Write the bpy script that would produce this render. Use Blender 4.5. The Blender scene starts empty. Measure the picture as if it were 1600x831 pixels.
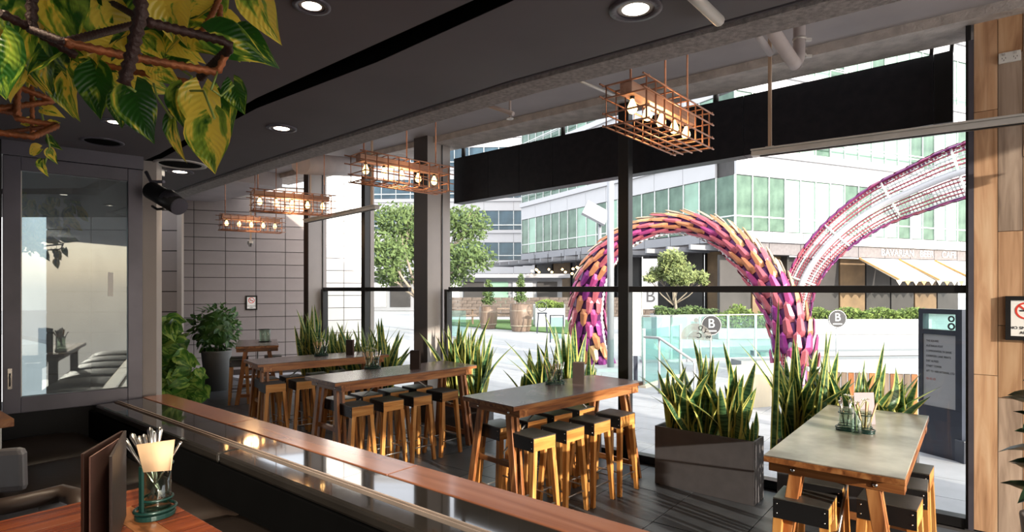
import bpy, bmesh, math, random
from mathutils import Vector, Matrix
from math import sin, cos, pi, radians as R

random.seed(7)
sc = bpy.context.scene
col = sc.collection

# ---------------------------------------------------------------- camera
CAM_H = 1.70
cam_d = bpy.data.cameras.new('camera'); cam = bpy.data.objects.new('camera', cam_d); col.objects.link(cam)
cam.location = (0, 0, CAM_H); cam.rotation_euler = (pi/2, 0, 0)
cam_d.sensor_width = 36; cam_d.lens = 20.25; cam_d.shift_y = 0.0228; cam_d.clip_start = 0.02; cam_d.clip_end = 500
sc.camera = cam
# ---------------------------------------------------------------- sky and sun
SUN_AZ = Vector((0.60, -0.80)); SUN_EL = R(13)
world = bpy.data.worlds.new('sky'); sc.world = world; world.use_nodes = True
wn = world.node_tree; wn.nodes.clear()
out = wn.nodes.new('ShaderNodeOutputWorld'); bg = wn.nodes.new('ShaderNodeBackground'); sky = wn.nodes.new('ShaderNodeTexSky')
sky.sky_type = 'NISHITA'; sky.sun_disc = False; sky.sun_elevation = R(28); sky.air_density = 1.0; sky.dust_density = 3.0
sky.sun_rotation = math.atan2(SUN_AZ.x, SUN_AZ.y)
mixw = wn.nodes.new('ShaderNodeMix'); mixw.data_type = 'RGBA'; mixw.inputs[0].default_value = .55
mixw.inputs[7].default_value = (9, 8.8, 8.6, 1)
wn.links.new(sky.outputs[0], mixw.inputs[6]); wn.links.new(mixw.outputs[2], bg.inputs[0])
bg.inputs[1].default_value = 0.40
wn.links.new(bg.outputs[0], out.inputs[0])
sd = bpy.data.lights.new('sun', 'SUN'); sun = bpy.data.objects.new('sun', sd); col.objects.link(sun)
sd.energy = 7.5; sd.angle = R(.6); sd.color = (1, .90, .76)
to_sun = Vector((SUN_AZ.x*cos(SUN_EL), SUN_AZ.y*cos(SUN_EL), sin(SUN_EL)))
sun.rotation_euler = to_sun.to_track_quat('Z', 'Y').to_euler(); sun.location = to_sun*30
# ---------------------------------------------------------------- exposure
sc.view_settings.view_transform = 'Standard'; sc.view_settings.look = 'None'
sc.view_settings.exposure = 0.15; sc.view_settings.gamma = 1.0; sc.view_settings.use_curve_mapping = False
sc.cycles.max_bounces = 8; sc.cycles.transparent_max_bounces = 16
sc.cycles.sample_clamp_indirect = 6.0; sc.cycles.use_denoising = True
sc.cycles.caustics_reflective = False; sc.cycles.caustics_refractive = False

# ---------------------------------------------------------------- measuring: a photo pixel at a known height or distance
F = 900.0
def gp(px, py, z=0.0):
    d = (CAM_H - z)*F/(py - 452.0); return Vector(((px-800)/F*d, d, z))
def at(px, py, d): return Vector(((px-800)/F*d, d, CAM_H-(py-452)/F*d))

# ---------------------------------------------------------------- materials
def _base(name):
    m = bpy.data.materials.new(name); m.use_nodes = True
    return m, m.node_tree, m.node_tree.nodes['Principled BSDF']
def _ramp(nt, fac, stops):
    r = nt.nodes.new('ShaderNodeValToRGB'); e = r.color_ramp.elements
    while len(e) < len(stops): e.new(.5)
    for i, (p, c) in enumerate(stops): e[i].position = p; e[i].color = (*c, 1)
    nt.links.new(fac, r.inputs[0]); return r.outputs[0]
def _coord(nt, scale=(1,1,1), kind='Object'):
    tc = nt.nodes.new('ShaderNodeTexCoord'); mp = nt.nodes.new('ShaderNodeMapping')
    mp.inputs['Scale'].default_value = scale; nt.links.new(tc.outputs[kind], mp.inputs[0]); return mp.outputs[0]
def _noise(nt, vec, scale, detail=4, dist=0.0):
    n = nt.nodes.new('ShaderNodeTexNoise'); n.inputs['Scale'].default_value = scale
    n.inputs['Detail'].default_value = detail; n.inputs['Distortion'].default_value = dist
    nt.links.new(vec, n.inputs['Vector']); return n.outputs[0]
def _bump(nt, b, h, s, dist=.01):
    n = nt.nodes.new('ShaderNodeBump'); n.inputs['Strength'].default_value = s; n.inputs['Distance'].default_value = dist
    nt.links.new(h, n.inputs['Height']); nt.links.new(n.outputs[0], b.inputs['Normal'])
def lerp(a, b, t): return tuple(x+(y-x)*t for x, y in zip(a, b))
def mat(name, c, rough=.6, metal=0, var=.25, scale=6, bump=.1, bdist=.003, c2=None, coat=0, spec=None):
    m, nt, b = _base(name)
    v = _coord(nt); f = _noise(nt, v, scale, 5)
    c2 = c2 or tuple(x*(1-var) for x in c)
    nt.links.new(_ramp(nt, f, [(.3, c2), (.7, c)]), b.inputs['Base Color'])
    b.inputs['Roughness'].default_value = rough; b.inputs['Metallic'].default_value = metal
    b.inputs['Coat Weight'].default_value = coat
    if spec is not None: b.inputs['Specular IOR Level'].default_value = spec
    if bump: _bump(nt, b, _noise(nt, v, scale*6, 3), bump, bdist)
    return m
def wood(name, dark, mid, light, axis='X', rough=.45, scale=1.0, coat=.0):
    m, nt, b = _base(name)
    s = {'X': (1.2, 14, 14), 'Y': (14, 1.2, 14), 'Z': (14, 14, 1.2)}[axis]
    v = _coord(nt, tuple(k*scale for k in s)); oi = nt.nodes.new('ShaderNodeObjectInfo')
    va = nt.nodes.new('ShaderNodeVectorMath'); va.operation = 'ADD'
    cm = nt.nodes.new('ShaderNodeCombineXYZ'); ml = nt.nodes.new('ShaderNodeMath'); ml.operation = 'MULTIPLY'; ml.inputs[1].default_value = 37
    nt.links.new(oi.outputs['Random'], ml.inputs[0]); nt.links.new(ml.outputs[0], cm.inputs[0]); nt.links.new(ml.outputs[0], cm.inputs[1])
    nt.links.new(v, va.inputs[0]); nt.links.new(cm.outputs[0], va.inputs[1])
    f = _noise(nt, va.outputs[0], 1.6, 6, .8)
    c = _ramp(nt, f, [(.28, dark), (.5, mid), (.72, light)])
    hs = nt.nodes.new('ShaderNodeHueSaturation'); mr = nt.nodes.new('ShaderNodeMapRange')
    mr.inputs[3].default_value = .72; mr.inputs[4].default_value = 1.2
    nt.links.new(oi.outputs['Random'], mr.inputs[0]); nt.links.new(mr.outputs[0], hs.inputs['Value']); nt.links.new(c, hs.inputs['Color'])
    nt.links.new(hs.outputs[0], b.inputs['Base Color']); b.inputs['Roughness'].default_value = rough; b.inputs['Coat Weight'].default_value = coat
    b.inputs['Coat Roughness'].default_value = .12
    _bump(nt, b, f, .25, .002)
    return m
def emit(name, c, s):
    m, nt, b = _base(name); b.inputs['Base Color'].default_value = (*c, 1)
    b.inputs['Emission Color'].default_value = (*c, 1); b.inputs['Emission Strength'].default_value = s; return m
def glass(name, tint=(.93, .98, .96), gloss=.1, rough=.02, dust=.0, dustcol=(.6, .62, .62)):
    m = bpy.data.materials.new(name); m.use_nodes = True; nt = m.node_tree; nt.nodes.clear()
    o = nt.nodes.new('ShaderNodeOutputMaterial'); t = nt.nodes.new('ShaderNodeBsdfTransparent'); t.inputs[0].default_value = (*tint, 1)
    g = nt.nodes.new('ShaderNodeBsdfGlossy'); g.inputs['Roughness'].default_value = rough; g.inputs[0].default_value = (.9, .95, .95, 1)
    lw = nt.nodes.new('ShaderNodeLayerWeight'); pw = nt.nodes.new('ShaderNodeMath'); pw.operation = 'POWER'; pw.inputs[1].default_value = 5
    nt.links.new(lw.outputs['Facing'], pw.inputs[0])
    ad = nt.nodes.new('ShaderNodeMath'); ad.operation = 'MULTIPLY_ADD'; ad.inputs[1].default_value = .7; ad.inputs[2].default_value = gloss*.5+.02; ad.use_clamp = True
    nt.links.new(pw.outputs[0], ad.inputs[0])
    mx = nt.nodes.new('ShaderNodeMixShader'); nt.links.new(ad.outputs[0], mx.inputs[0]); nt.links.new(t.outputs[0], mx.inputs[1]); nt.links.new(g.outputs[0], mx.inputs[2])
    last = mx.outputs[0]
    if dust:
        d = nt.nodes.new('ShaderNodeBsdfDiffuse'); d.inputs[0].default_value = (*dustcol, 1)
        v = _coord(nt, (1.5, 1.5, .8)); f = _noise(nt, v, 2.2, 6, 1.5)
        r = _ramp(nt, f, [(.3, (dust*.5,)*3), (.75, (dust*1.5,)*3)])
        m2 = nt.nodes.new('ShaderNodeMixShader'); nt.links.new(r, m2.inputs[0]); nt.links.new(last, m2.inputs[1]); nt.links.new(d.outputs[0], m2.inputs[2]); last = m2.outputs[0]
    nt.links.new(last, o.inputs[0]); return m
def leaf_mat(name, base, edge, vein, mode='snake', rough=.4):
    m, nt, b = _base(name)
    uv = nt.nodes.new('ShaderNodeUVMap'); sp = nt.nodes.new('ShaderNodeSeparateXYZ'); nt.links.new(uv.outputs[0], sp.inputs[0])
    oi = nt.nodes.new('ShaderNodeObjectInfo')
    if mode == 'snake':
        s = nt.nodes.new('ShaderNodeMath'); s.operation = 'SUBTRACT'; s.inputs[1].default_value = .5; nt.links.new(sp.outputs[0], s.inputs[0])
        a = nt.nodes.new('ShaderNodeMath'); a.operation = 'ABSOLUTE'; nt.links.new(s.outputs[0], a.inputs[0])
        v = _coord(nt, (1.5, 1.5, 9), 'Object'); f = _noise(nt, v, 3, 3, .6)
        band = _ramp(nt, f, [(.42, base), (.56, vein)])
        mx = nt.nodes.new('ShaderNodeMix'); mx.data_type = 'RGBA'; mx.inputs[7].default_value = (*edge, 1)
        e = _ramp(nt, a.outputs[0], [(.30, (0,0,0)), (.345, (1,1,1))])
        nt.links.new(e, mx.inputs[0]); nt.links.new(band, mx.inputs[6]); c = mx.outputs[2]
    else:
        ad = nt.nodes.new('ShaderNodeVectorMath'); ad.operation = 'ADD'
        cm = nt.nodes.new('ShaderNodeCombineXYZ'); ml = nt.nodes.new('ShaderNodeMath'); ml.operation = 'MULTIPLY'; ml.inputs[1].default_value = 50
        nt.links.new(oi.outputs['Random'], ml.inputs[0])
        for k in range(3): nt.links.new(ml.outputs[0], cm.inputs[k])
        mp = nt.nodes.new('ShaderNodeMapping'); mp.inputs['Scale'].default_value = (1.7, .8, 1); nt.links.new(uv.outputs[0], mp.inputs[0])
        nt.links.new(mp.outputs[0], ad.inputs[0]); nt.links.new(cm.outputs[0], ad.inputs[1])
        f = _noise(nt, ad.outputs[0], 2.0, 4, .9)
        if mode == 'pothos':
            # every leaf has its own share of yellow
            mm = nt.nodes.new('ShaderNodeMath'); mm.operation = 'MULTIPLY_ADD'; mm.inputs[1].default_value = .30; mm.inputs[2].default_value = -.165
            nt.links.new(oi.outputs['Random'], mm.inputs[0])
            a2 = nt.nodes.new('ShaderNodeMath'); a2.operation = 'ADD'; nt.links.new(mm.outputs[0], a2.inputs[0]); nt.links.new(f, a2.inputs[1]); f = a2.outputs[0]
        c = _ramp(nt, f, [(.38, base), (.5, vein), (.56, edge)])
        sx = nt.nodes.new('ShaderNodeMath'); sx.operation = 'SUBTRACT'; sx.inputs[1].default_value = .5; nt.links.new(sp.outputs[0], sx.inputs[0])
        ab = nt.nodes.new('ShaderNodeMath'); ab.operation = 'ABSOLUTE'; nt.links.new(sx.outputs[0], ab.inputs[0])
        vy = nt.nodes.new('ShaderNodeMath'); vy.operation = 'MULTIPLY_ADD'; vy.inputs[1].default_value = -.7; nt.links.new(ab.outputs[0], vy.inputs[0]); nt.links.new(sp.outputs[1], vy.inputs[2])
        wv = nt.nodes.new('ShaderNodeMath'); wv.operation = 'MULTIPLY'; wv.inputs[1].default_value = 62; nt.links.new(vy.outputs[0], wv.inputs[0])
        sn = nt.nodes.new('ShaderNodeMath'); sn.operation = 'SINE'; nt.links.new(wv.outputs[0], sn.inputs[0])
        _bump(nt, b, sn.outputs[0], .35, .0012)
    nt.links.new(c, b.inputs['Base Color']); b.inputs['Roughness'].default_value = rough
    # light passes through a leaf
    tr = nt.nodes.new('ShaderNodeBsdfTranslucent'); nt.links.new(c, tr.inputs[0])
    mxs = nt.nodes.new('ShaderNodeMixShader'); mxs.inputs[0].default_value = .3
    o = nt.nodes['Material Output']; nt.links.new(b.outputs[0], mxs.inputs[1]); nt.links.new(tr.outputs[0], mxs.inputs[2]); nt.links.new(mxs.outputs[0], o.inputs[0])
    return m

M = {}
M['ceiling'] = mat('charcoal_plaster', (.15, .138, .152), .6, var=.16, scale=2.0, bump=.15, bdist=.004)
M['ceiling_high'] = mat('grey_plaster', (.40, .37, .375), .75, var=.2, scale=1.5, bump=.2, bdist=.004)
M['concrete'] = mat('rough_concrete', (.62, .56, .52), .92, var=.35, scale=9, bump=.9, bdist=.012)
M['stipple'] = mat('stippled_render', (.66, .61, .59), .95, var=.45, scale=60, bump=1.0, bdist=.01)
M['black'] = mat('black_paint', (.007, .007, .008), .6, spec=.25, var=.3, scale=8)
M['black_steel'] = mat('black_steel', (.010, .0095, .010), .42, .1, var=.3, scale=8)
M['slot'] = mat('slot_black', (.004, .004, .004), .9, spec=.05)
M['sign_black'] = mat('weathered_black_panel', (.006, .007, .011), .45, var=.4, scale=14, bump=.2, c2=(.013, .013, .018), spec=.3)
M['dark_frame'] = mat('charcoal_steel_frame', (.115, .108, .135), .42, .3, var=.35, scale=4)
M['grey_tile'] = mat('painted_grey_block', (.30, .265, .262), .72, var=.14, scale=3, bump=.15)
M['grout'] = mat('dark_joint', (.05, .045, .045), .95)
M['sunlit_tile'] = mat('sunlit_cladding', (.93, .93, .93), .6, var=.05, scale=2, bump=.05)  # whiter than the indoor blocks: sunlight is put into the colour
M['column'] = mat('grey_column_paint', (.40, .36, .34), .6, var=.12, scale=2)
M['column_dark'] = mat('dark_brown_paint', (.05, .035, .03), .5, var=.3, scale=3)
M['slate'] = mat('dark_slate_tile', (.075, .082, .092), .38, var=.5, scale=3, bump=.3, bdist=.003)
M['paver'] = mat('pale_granite_paver', (.40, .41, .44), .65, var=.15, scale=4)
M['street'] = mat('pale_street', (.42, .43, .45), .8, var=.15, scale=.6)
M['grass'] = mat('lawn', (.10, .20, .05), .9, var=.4, scale=8)
WD = ((.10, .030, .010), (.30, .105, .030), (.52, .24, .085))
for ax in 'XYZ': M['jarrah'+ax] = wood('red_hardwood_'+ax, *WD, axis=ax, rough=.42); M['redwood'+ax] = wood('deep_red_hardwood_'+ax, (.09,.018,.007), (.22,.05,.016), (.34,.10,.034), axis=ax, rough=.25)
for ax in 'XZ': M['stoolwood'+ax] = wood('honey_hardwood_'+ax, (.30, .10, .022), (.60, .26, .065), (.74, .40, .14), axis=ax, rough=.4)
M['table_top'] = mat('dark_stained_tabletop', (.20, .155, .15), .26, var=.45, scale=5, bump=.08, c2=(.085, .055, .05))
M['table_top_worn'] = mat('worn_grey_tabletop', (.56, .53, .44), .28, scale=3.2, c2=(.13, .095, .07), bump=.12)
M['seat_black'] = mat('dark_seat_top', (.075, .07, .062), .38, var=.45, scale=10)
M['strap'] = mat('black_strap', (.02, .019, .02), .42, .4)
M['foot_metal'] = mat('brushed_rod', (.42, .40, .38), .35, .9)
M['copper'] = mat('copper_rod', (.60, .30, .19), .42, .6, var=.35, scale=20)
M['rebar'] = mat('rusty_rebar', (.42, .14, .05), .55, .45, var=.6, scale=25, bump=.6, bdist=.004)
M['rebar_dark'] = mat('dark_rusty_rebar', (.05, .022, .018), .55, .3, var=.5, scale=25, bump=.6, bdist=.004)
M['fixture_wood'] = wood('fixture_timber', (.32, .16, .11), (.52, .30, .21), (.62, .40, .30), 'X')
M['bulb'] = emit('bulb_glow', (1, .56, .20), 7)
M['bulb_far'] = emit('far_bulb_glow', (1, .62, .22), 8)
M['down'] = emit('downlight_glow', (1, .85, .68), 12)
M['heater'] = mat('pale_grey_metal', (.62, .60, .57), .45, .25, var=.15)
M['pipe'] = mat('grey_painted_pipe', (.46, .41, .41), .6, var=.15)
M['rawtimber'] = wood('hanger_timber', (.32, .22, .15), (.50, .36, .26), (.62, .47, .35), 'Z')
M['cap'] = wood('polished_counter_timber', (.24, .080, .040), (.36, .14, .075), (.46, .20, .115), 'X', rough=.2, scale=.6, coat=.5)
M['stone'] = mat('polished_black_stone', (.035, .031, .027), .06, var=.35, scale=4, bump=0, coat=.5)
M['leather'] = mat('dark_brown_leather', (.017, .011, .008), .45, spec=.3, var=.3, scale=8, bump=.25, bdist=.002)
M['grey_leather'] = mat('grey_leather', (.19, .185, .20), .42, var=.2, scale=6, bump=.3, bdist=.002)
M['tan_leather'] = mat('taupe_leather', (.075, .052, .042), .45, var=.25, scale=6, bump=.3, bdist=.002)
M['brass'] = mat('steel_trim', (.62, .50, .42), .35, .4)
M['green_metal'] = mat('dark_green_enamel', (.007, .034, .028), .28, .2, var=.25)
M['clear'] = glass('clear_glass', (.985, 1, .99), .0)
M['jar'] = glass('jar_glass', (.80, .86, .80), .08)
M['green_glass'] = glass('green_glass', (.88, .96, .92), .06)
M['dusty_glass'] = glass('dusty_panel_glass', (.50, .56, .58), .16, .015, .13, (.40, .43, .45))
M['steel'] = mat('polished_steel', (.75, .73, .70), .2, 1, var=.05, bump=0)
M['paper'] = mat('kraft_paper', (.62, .42, .25), .8, var=.1, scale=6)
M['page'] = mat('rose_menu_page', (.25, .14, .12), .7, var=.1)
M['white'] = mat('white_panel', (.85, .85, .83), .5, var=.03, bump=0)
M['plastic'] = mat('off_white_plastic', (.75, .74, .70), .4, var=.03, bump=0)
M['red'] = mat('signal_red', (.70, .05, .03), .5, var=.05, bump=0)
M['menu'] = mat('dark_leatherette', (.035, .022, .018), .5, var=.3)
M['menu_brown'] = mat('brown_menu_cover', (.06, .028, .02), .42, var=.3)
M['menu_mauve'] = mat('mauve_card', (.28, .21, .23), .55, var=.1)
M['planter'] = mat('charcoal_planter', (.085, .08, .085), .6, var=.2, scale=10, bump=.1)
M['pot_grey'] = mat('matt_grey_pot', (.17, .175, .17), .65, var=.1)
M['soil'] = mat('dark_soil', (.03, .024, .018), 1, var=.6, scale=40, bump=1, bdist=.02)
M['snake'] = leaf_mat('snake_leaf', (.022, .075, .028), (.60, .58, .16), (.09, .19, .07))
M['pothos'] = leaf_mat('pothos_leaf', (.022, .105, .012), (.95, .74, .10), (.30, .46, .05), 'pothos', .3)
M['shrub'] = leaf_mat('shrub_leaf', (.035, .12, .018), (.24, .36, .07), (.09, .22, .035), 'shrub', .35)
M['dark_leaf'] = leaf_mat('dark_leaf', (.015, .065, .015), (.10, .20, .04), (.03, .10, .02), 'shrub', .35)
M['tree_leaf'] = mat('tree_leaf', (.12, .18, .055), .7, c2=(.028, .06, .014), scale=3, bump=0)
M['tree_leaf_pale'] = mat('pale_tree_leaf', (.22, .26, .09), .7, c2=(.08, .12, .035), scale=3, bump=0)
M['hedge'] = mat('hedge_leaf', (.20, .27, .06), .8, c2=(.06, .11, .02), scale=5, bump=0)
M['bark'] = mat('pale_bark', (.34, .29, .23), .9, var=.4, scale=12)
M['stem'] = mat('green_stem', (.30, .42, .10), .5)
M['petal'] = mat('white_petal', (.85, .86, .74), .6, bump=0)
M['facade_white'] = mat('white_facade_panel', (.44, .45, .475), .45, var=.04, scale=1, bump=0)
M['fascia'] = mat('grey_fascia', (.23, .24, .265), .5, var=.1, scale=1, bump=0)
M['mullion'] = mat('pale_mullion', (.60, .64, .64), .4, .2, bump=0)
M['pane_green'] = mat('green_facade_glass', (.10, .175, .13), .08, .1, var=.55, scale=1.1, bump=0, c2=(.03, .07, .05))
M['pane_pale'] = mat('pale_green_facade_glass', (.26, .43, .34), .12, .1, var=.4, scale=.6, bump=0)
M['pane_blue'] = mat('blue_facade_glass', (.05, .10, .14), .08, .2, var=.6, scale=.6, bump=0)
M['blind'] = mat('cream_blind', (.62, .60, .50), .7, bump=0)
M['dark_interior'] = mat('dark_shopfront', (.035, .032, .032), .5, var=.5, scale=1)
M['soffit'] = mat('grey_soffit', (.16, .15, .16), .7, bump=0)
M['cream'] = mat('cream_canvas', (.82, .72, .55), .8, var=.08, bump=0)
M['orange'] = mat('orange_trim', (.70, .38, .13), .6, bump=0)
M['shop_wood'] = mat('lit_shop_timber', (.20, .125, .06), .6, var=.5, scale=1)
M['pole'] = mat('pale_grey_pole', (.30, .32, .35), .45, .3, var=.1)
M['brickwall'] = mat('brown_stone_wall', (.14, .11, .095), .9, var=.5, scale=5)
M['barrel'] = wood('barrel_timber', (.11, .075, .055), (.18, .125, .095), (.25, .18, .14), 'Z')
M['navy'] = mat('navy_totem', (.022, .028, .05), .35, var=.3)
M['totem_panel'] = mat('grey_directory_panel', (.33, .33, .35), .5, var=.08, bump=0)
M['ink'] = mat('ink', (.02, .02, .03), .6, bump=0)
M['inkred'] = mat('ink_red', (.45, .08, .06), .6, bump=0)
PL = [(.20, .022, .17), (.34, .045, .17), (.42, .10, .13), (.48, .19, .09), (.52, .29, .14), (.56, .42, .28), (.10, .02, .10)]
for i, c in enumerate(PL): M['scale%d' % i] = mat('anodised_scale_%s' % 'abcdefg'[i], c, .35, .5, var=.25, bump=0)
M['bluegreen'] = glass('aqua_balustrade_glass', (.72, .90, .87), .08)

# ---------------------------------------------------------------- mesh building
WM = {}     # world matrix of every root
def frame(o, u, v=None):
    u = Vector(u).normalized(); w = Vector((0,0,1)); v = w.cross(u); 
    m = Matrix.Identity(4); m.col[0][:3] = u; m.col[1][:3] = v; m.col[2][:3] = w; m.col[3][:3] = Vector(o); return m
def basis(o, x, y, z):
    m = Matrix.Identity(4); m.col[0][:3] = x; m.col[1][:3] = y; m.col[2][:3] = z; m.col[3][:3] = o; return m
class MB:
    def __init__(s): s.v = []; s.f = []; s.uv = {}; s.sm = []; s.mi = []; s.cur = 0
    def add(s, vs, fs, uvs=None, smooth=False):
        b = len(s.v); s.v += [Vector(p) for p in vs]
        for i, f in enumerate(fs):
            if uvs: s.uv[len(s.f)] = [uvs[k] for k in f]
            s.f.append([b+k for k in f]); s.sm.append(smooth); s.mi.append(s.cur)
        return s
    def hexa(s, p):     # 4 bottom, 4 top
        return s.add(p, [(3,2,1,0),(4,5,6,7),(0,1,5,4),(1,2,6,5),(2,3,7,6),(3,0,4,7)])
    def box(s, x0, x1, y0, y1, z0, z1, m=None):
        p = [Vector(q) for q in ((x0,y0,z0),(x1,y0,z0),(x1,y1,z0),(x0,y1,z0),(x0,y0,z1),(x1,y0,z1),(x1,y1,z1),(x0,y1,z1))]
        if m: p = [m@q for q in p]
        return s.hexa(p)
    def beam(s, a, b, w, h, up=(0,0,1)):
        a, b = Vector(a), Vector(b); d = (b-a).normalized(); up = Vector(up)
        if abs(d.dot(up)) > .98: up = Vector((1,0,0))
        x = d.cross(up).normalized()*w/2; y = x.cross(d).normalized()*h/2
        return s.hexa([a-x-y, a+x-y, b+x-y, b-x-y, a-x+y, a+x+y, b+x+y, b-x+y])
    def prism(s, pts, z0, z1):
        n = len(pts); vs = [(p[0],p[1],z0) for p in pts]+[(p[0],p[1],z1) for p in pts]
        fs = [tuple(range(n-1,-1,-1)), tuple(range(n,2*n))]+[(i,(i+1)%n,n+(i+1)%n,n+i) for i in range(n)]
        return s.add(vs, fs)
    def tube(s, pts, r, n=6, caps=True, smooth=True):
        pts = [Vector(p) for p in pts]; rs = r if isinstance(r, (list, tuple)) else [r]*len(pts)
        vs = []; prev = None
        for i, p in enumerate(pts):
            d = (pts[min(i+1,len(pts)-1)]-pts[max(i-1,0)]).normalized()
            if prev is None:
                a = Vector((0,0,1)) if abs(d.z) < .9 else Vector((1,0,0))
                x = d.cross(a).normalized()
            else: x = (prev-d*prev.dot(d)).normalized()
            prev = x; y = d.cross(x)
            vs += [p+(x*cos(2*pi*k/n)+y*sin(2*pi*k/n))*rs[i] for k in range(n)]
        fs = [(i*n+k, i*n+(k+1)%n, (i+1)*n+(k+1)%n, (i+1)*n+k) for i in range(len(pts)-1) for k in range(n)]
        s.add(vs, fs, smooth=smooth)
        if caps: 
            b = len(s.v)-len(vs); s.f.append([b+k for k in range(n-1,-1,-1)]); s.sm.append(False); s.mi.append(s.cur)
            s.f.append([b+(len(pts)-1)*n+k for k in range(n)]); s.sm.append(False); s.mi.append(s.cur)
        return s
    def lathe(s, prof, c=(0,0,0), n=20, m=None, smooth=True):
        c = Vector(c); vs = []
        for r, z in prof:
            for k in range(n):
                q = Vector((r*cos(2*pi*k/n), r*sin(2*pi*k/n), z)); vs.append((m@q if m else q)+c)
        fs = [(i*n+k, i*n+(k+1)%n, (i+1)*n+(k+1)%n, (i+1)*n+k) for i in range(len(prof)-1) for k in range(n)]
        return s.add(vs, fs, smooth=smooth)
    def disc(s, c, r, n=24, m=None, r2=0, t=.001):
        return s.lathe([(r2, 0), (r, 0), (r, t), (r2, t), (r2, 0)], c, n, m, False)
    def build(s, name, ms, parent=None, world=False, bevel=0, loc=None):
        me = s.mesh(name, ms, W=(WM.get(root_of(parent)) if (world and parent) else None))
        o = bpy.data.objects.new(name, me); col.objects.link(o)
        if parent: o.parent = parent
        if loc is not None: o.location = loc
        if bevel:
            b = o.modifiers.new('bevel', 'BEVEL'); b.width = bevel; b.segments = 2; b.limit_method = 'ANGLE'; b.harden_normals = False
        return o
    def mesh(s, name, ms, W=None):
        me = bpy.data.meshes.new(name); vs = s.v
        if W: i = W.inverted(); vs = [i@p for p in vs]
        me.from_pydata([tuple(p) for p in vs], [], s.f)
        for m in (ms if isinstance(ms, (list, tuple)) else [ms]): me.materials.append(m)
        me.polygons.foreach_set('use_smooth', s.sm); me.polygons.foreach_set('material_index', s.mi)
        if s.uv:
            l = me.uv_layers.new(name='UVMap')
            for p in me.polygons:
                u = s.uv.get(p.index)
                if u:
                    for k, li in enumerate(p.loop_indices): l.data[li].uv = u[k]
        if len(s.f) < 6000:
            bm = bmesh.new(); bm.from_mesh(me); bmesh.ops.recalc_face_normals(bm, faces=bm.faces); bm.to_mesh(me); bm.free()
        me.update(); return me
def root_of(o):
    while o.parent: o = o.parent
    return o
def tag(o, label=None, cat=None, group=None, kind=None):
    if label: o['label'] = label
    if cat: o['category'] = cat
    if group: o['group'] = group
    if kind: o['kind'] = kind
    return o
def thing(name, label, cat, loc=(0,0,0), rot=0, group=None, kind=None):
    o = bpy.data.objects.new(name, None); col.objects.link(o); o.location = loc; o.rotation_euler = (0,0,rot)
    o.empty_display_size = .1; WM[o] = Matrix.Translation(Vector(loc))@Matrix.Rotation(rot, 4, 'Z')
    return tag(o, label, cat, group, kind)
def inst(name, me, mtx, parent):
    o = bpy.data.objects.new(name, me); col.objects.link(o); o.parent = parent
    W = WM.get(root_of(parent)) if parent else None
    o.matrix_basis = (W.inverted()@mtx) if W else mtx
    return o
def copy_tree(o, loc, rot, label=None, group=None, parent=None):
    c = o.copy(); col.objects.link(c); c.parent = parent
    if parent is None:
        c.location = loc; c.rotation_euler = (0,0,rot); WM[c] = Matrix.Translation(Vector(loc))@Matrix.Rotation(rot, 4, 'Z')
        if label: c['label'] = label
        if group: c['group'] = group
    for ch in list(o.children): copy_tree(ch, None, None, parent=c)
    return c
def single(name, mb, m, label, cat, group=None, kind=None, bevel=0, base=None):
    base = base or sum(mb.v, Vector())/len(mb.v)
    base = Vector((base[0], base[1], min(p.z for p in mb.v)))
    mb.v = [p-base for p in mb.v]
    o = mb.build(name, m, bevel=bevel); o.location = base; WM[o] = Matrix.Translation(base)
    return tag(o, label, cat, group, kind)
def text(s, size, mtx, m, parent, name='lettering', align='CENTER', extr=.0015, xs=1.0):
    c = bpy.data.curves.new(name, 'FONT'); c.body = s; c.size = size; c.align_x = align; c.align_y = 'CENTER'; c.extrude = extr
    t = bpy.data.objects.new('tmp', c); me = bpy.data.meshes.new_from_object(t); bpy.data.objects.remove(t)
    if xs != 1.0: me.transform(Matrix.Diagonal((xs, 1, 1, 1)))
    me.name = name; me.materials.clear(); me.materials.append(m)
    return inst(name, me, mtx, parent)

# ---------------------------------------------------------------- the window line (the front of the venue)
W0 = Vector((3.26, 4.115, 0)); U = Vector((-.7786, .6276, 0)); N = Vector((-.6276, -.7786, 0))   # U along to the left, N inwards
def wp(t, n=0, z=0): p = W0+U*t+N*n; return Vector((p.x, p.y, z))
def wt(px):      # where the line of sight through a photo column crosses the window line
    k = (px-800)/F; return (W0.x-k*W0.y)/(k*U.y-U.x)
ZC = 3.65        # high ceiling
ZL = 2.50        # low ceiling

# ================================================================ SETTING
def struct(name, label=None, loc=(0,0,0)):
    return thing(name, label, None, loc, 0, None, 'structure')
fl = struct('floor', 'dark slate tiled floor of the dining area')
MB().prism([wp(-3,0), wp(11.5,0), wp(11.5,9), wp(-3,9)], -.10, -.012).build('floor_bed', M['grout'], fl)
tile = MB().box(-.297,.297,-.297,.297,-.012,0).mesh('tile', M['slate'])
k = 0
for i in range(-1, 18):
    for j in range(0, 11):
        p = wp(.3+i*.6, .42+j*.6)
        if p.y < 1.2 or p.x < -6.5: continue
        inst('tile', tile, frame(p+Vector((0,0,random.uniform(-.0012,.0012))), U), fl)
gr = struct('ground', 'pale paved plaza outside the venue')
MB().prism([wp(-60,-.02), wp(60,-.02), wp(60,-140), wp(-60,-140)], -.15, -.015).build('street_surface', M['street'], gr)
pav = MB().box(-.447,.447,-.297,.297,-.015,0).mesh('paver', M['paver'])
n = 0
for j in range(0, 17):
    for i in range(-4, 14):
        if n >= 290: break
        p = wp(.45+i*.9+(j%2)*.45, -.34-j*.6)
        if p.y < .5 or abs(p.x/p.y) > .95: continue
        inst('paver', pav, frame(p, U), gr); n += 1

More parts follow.
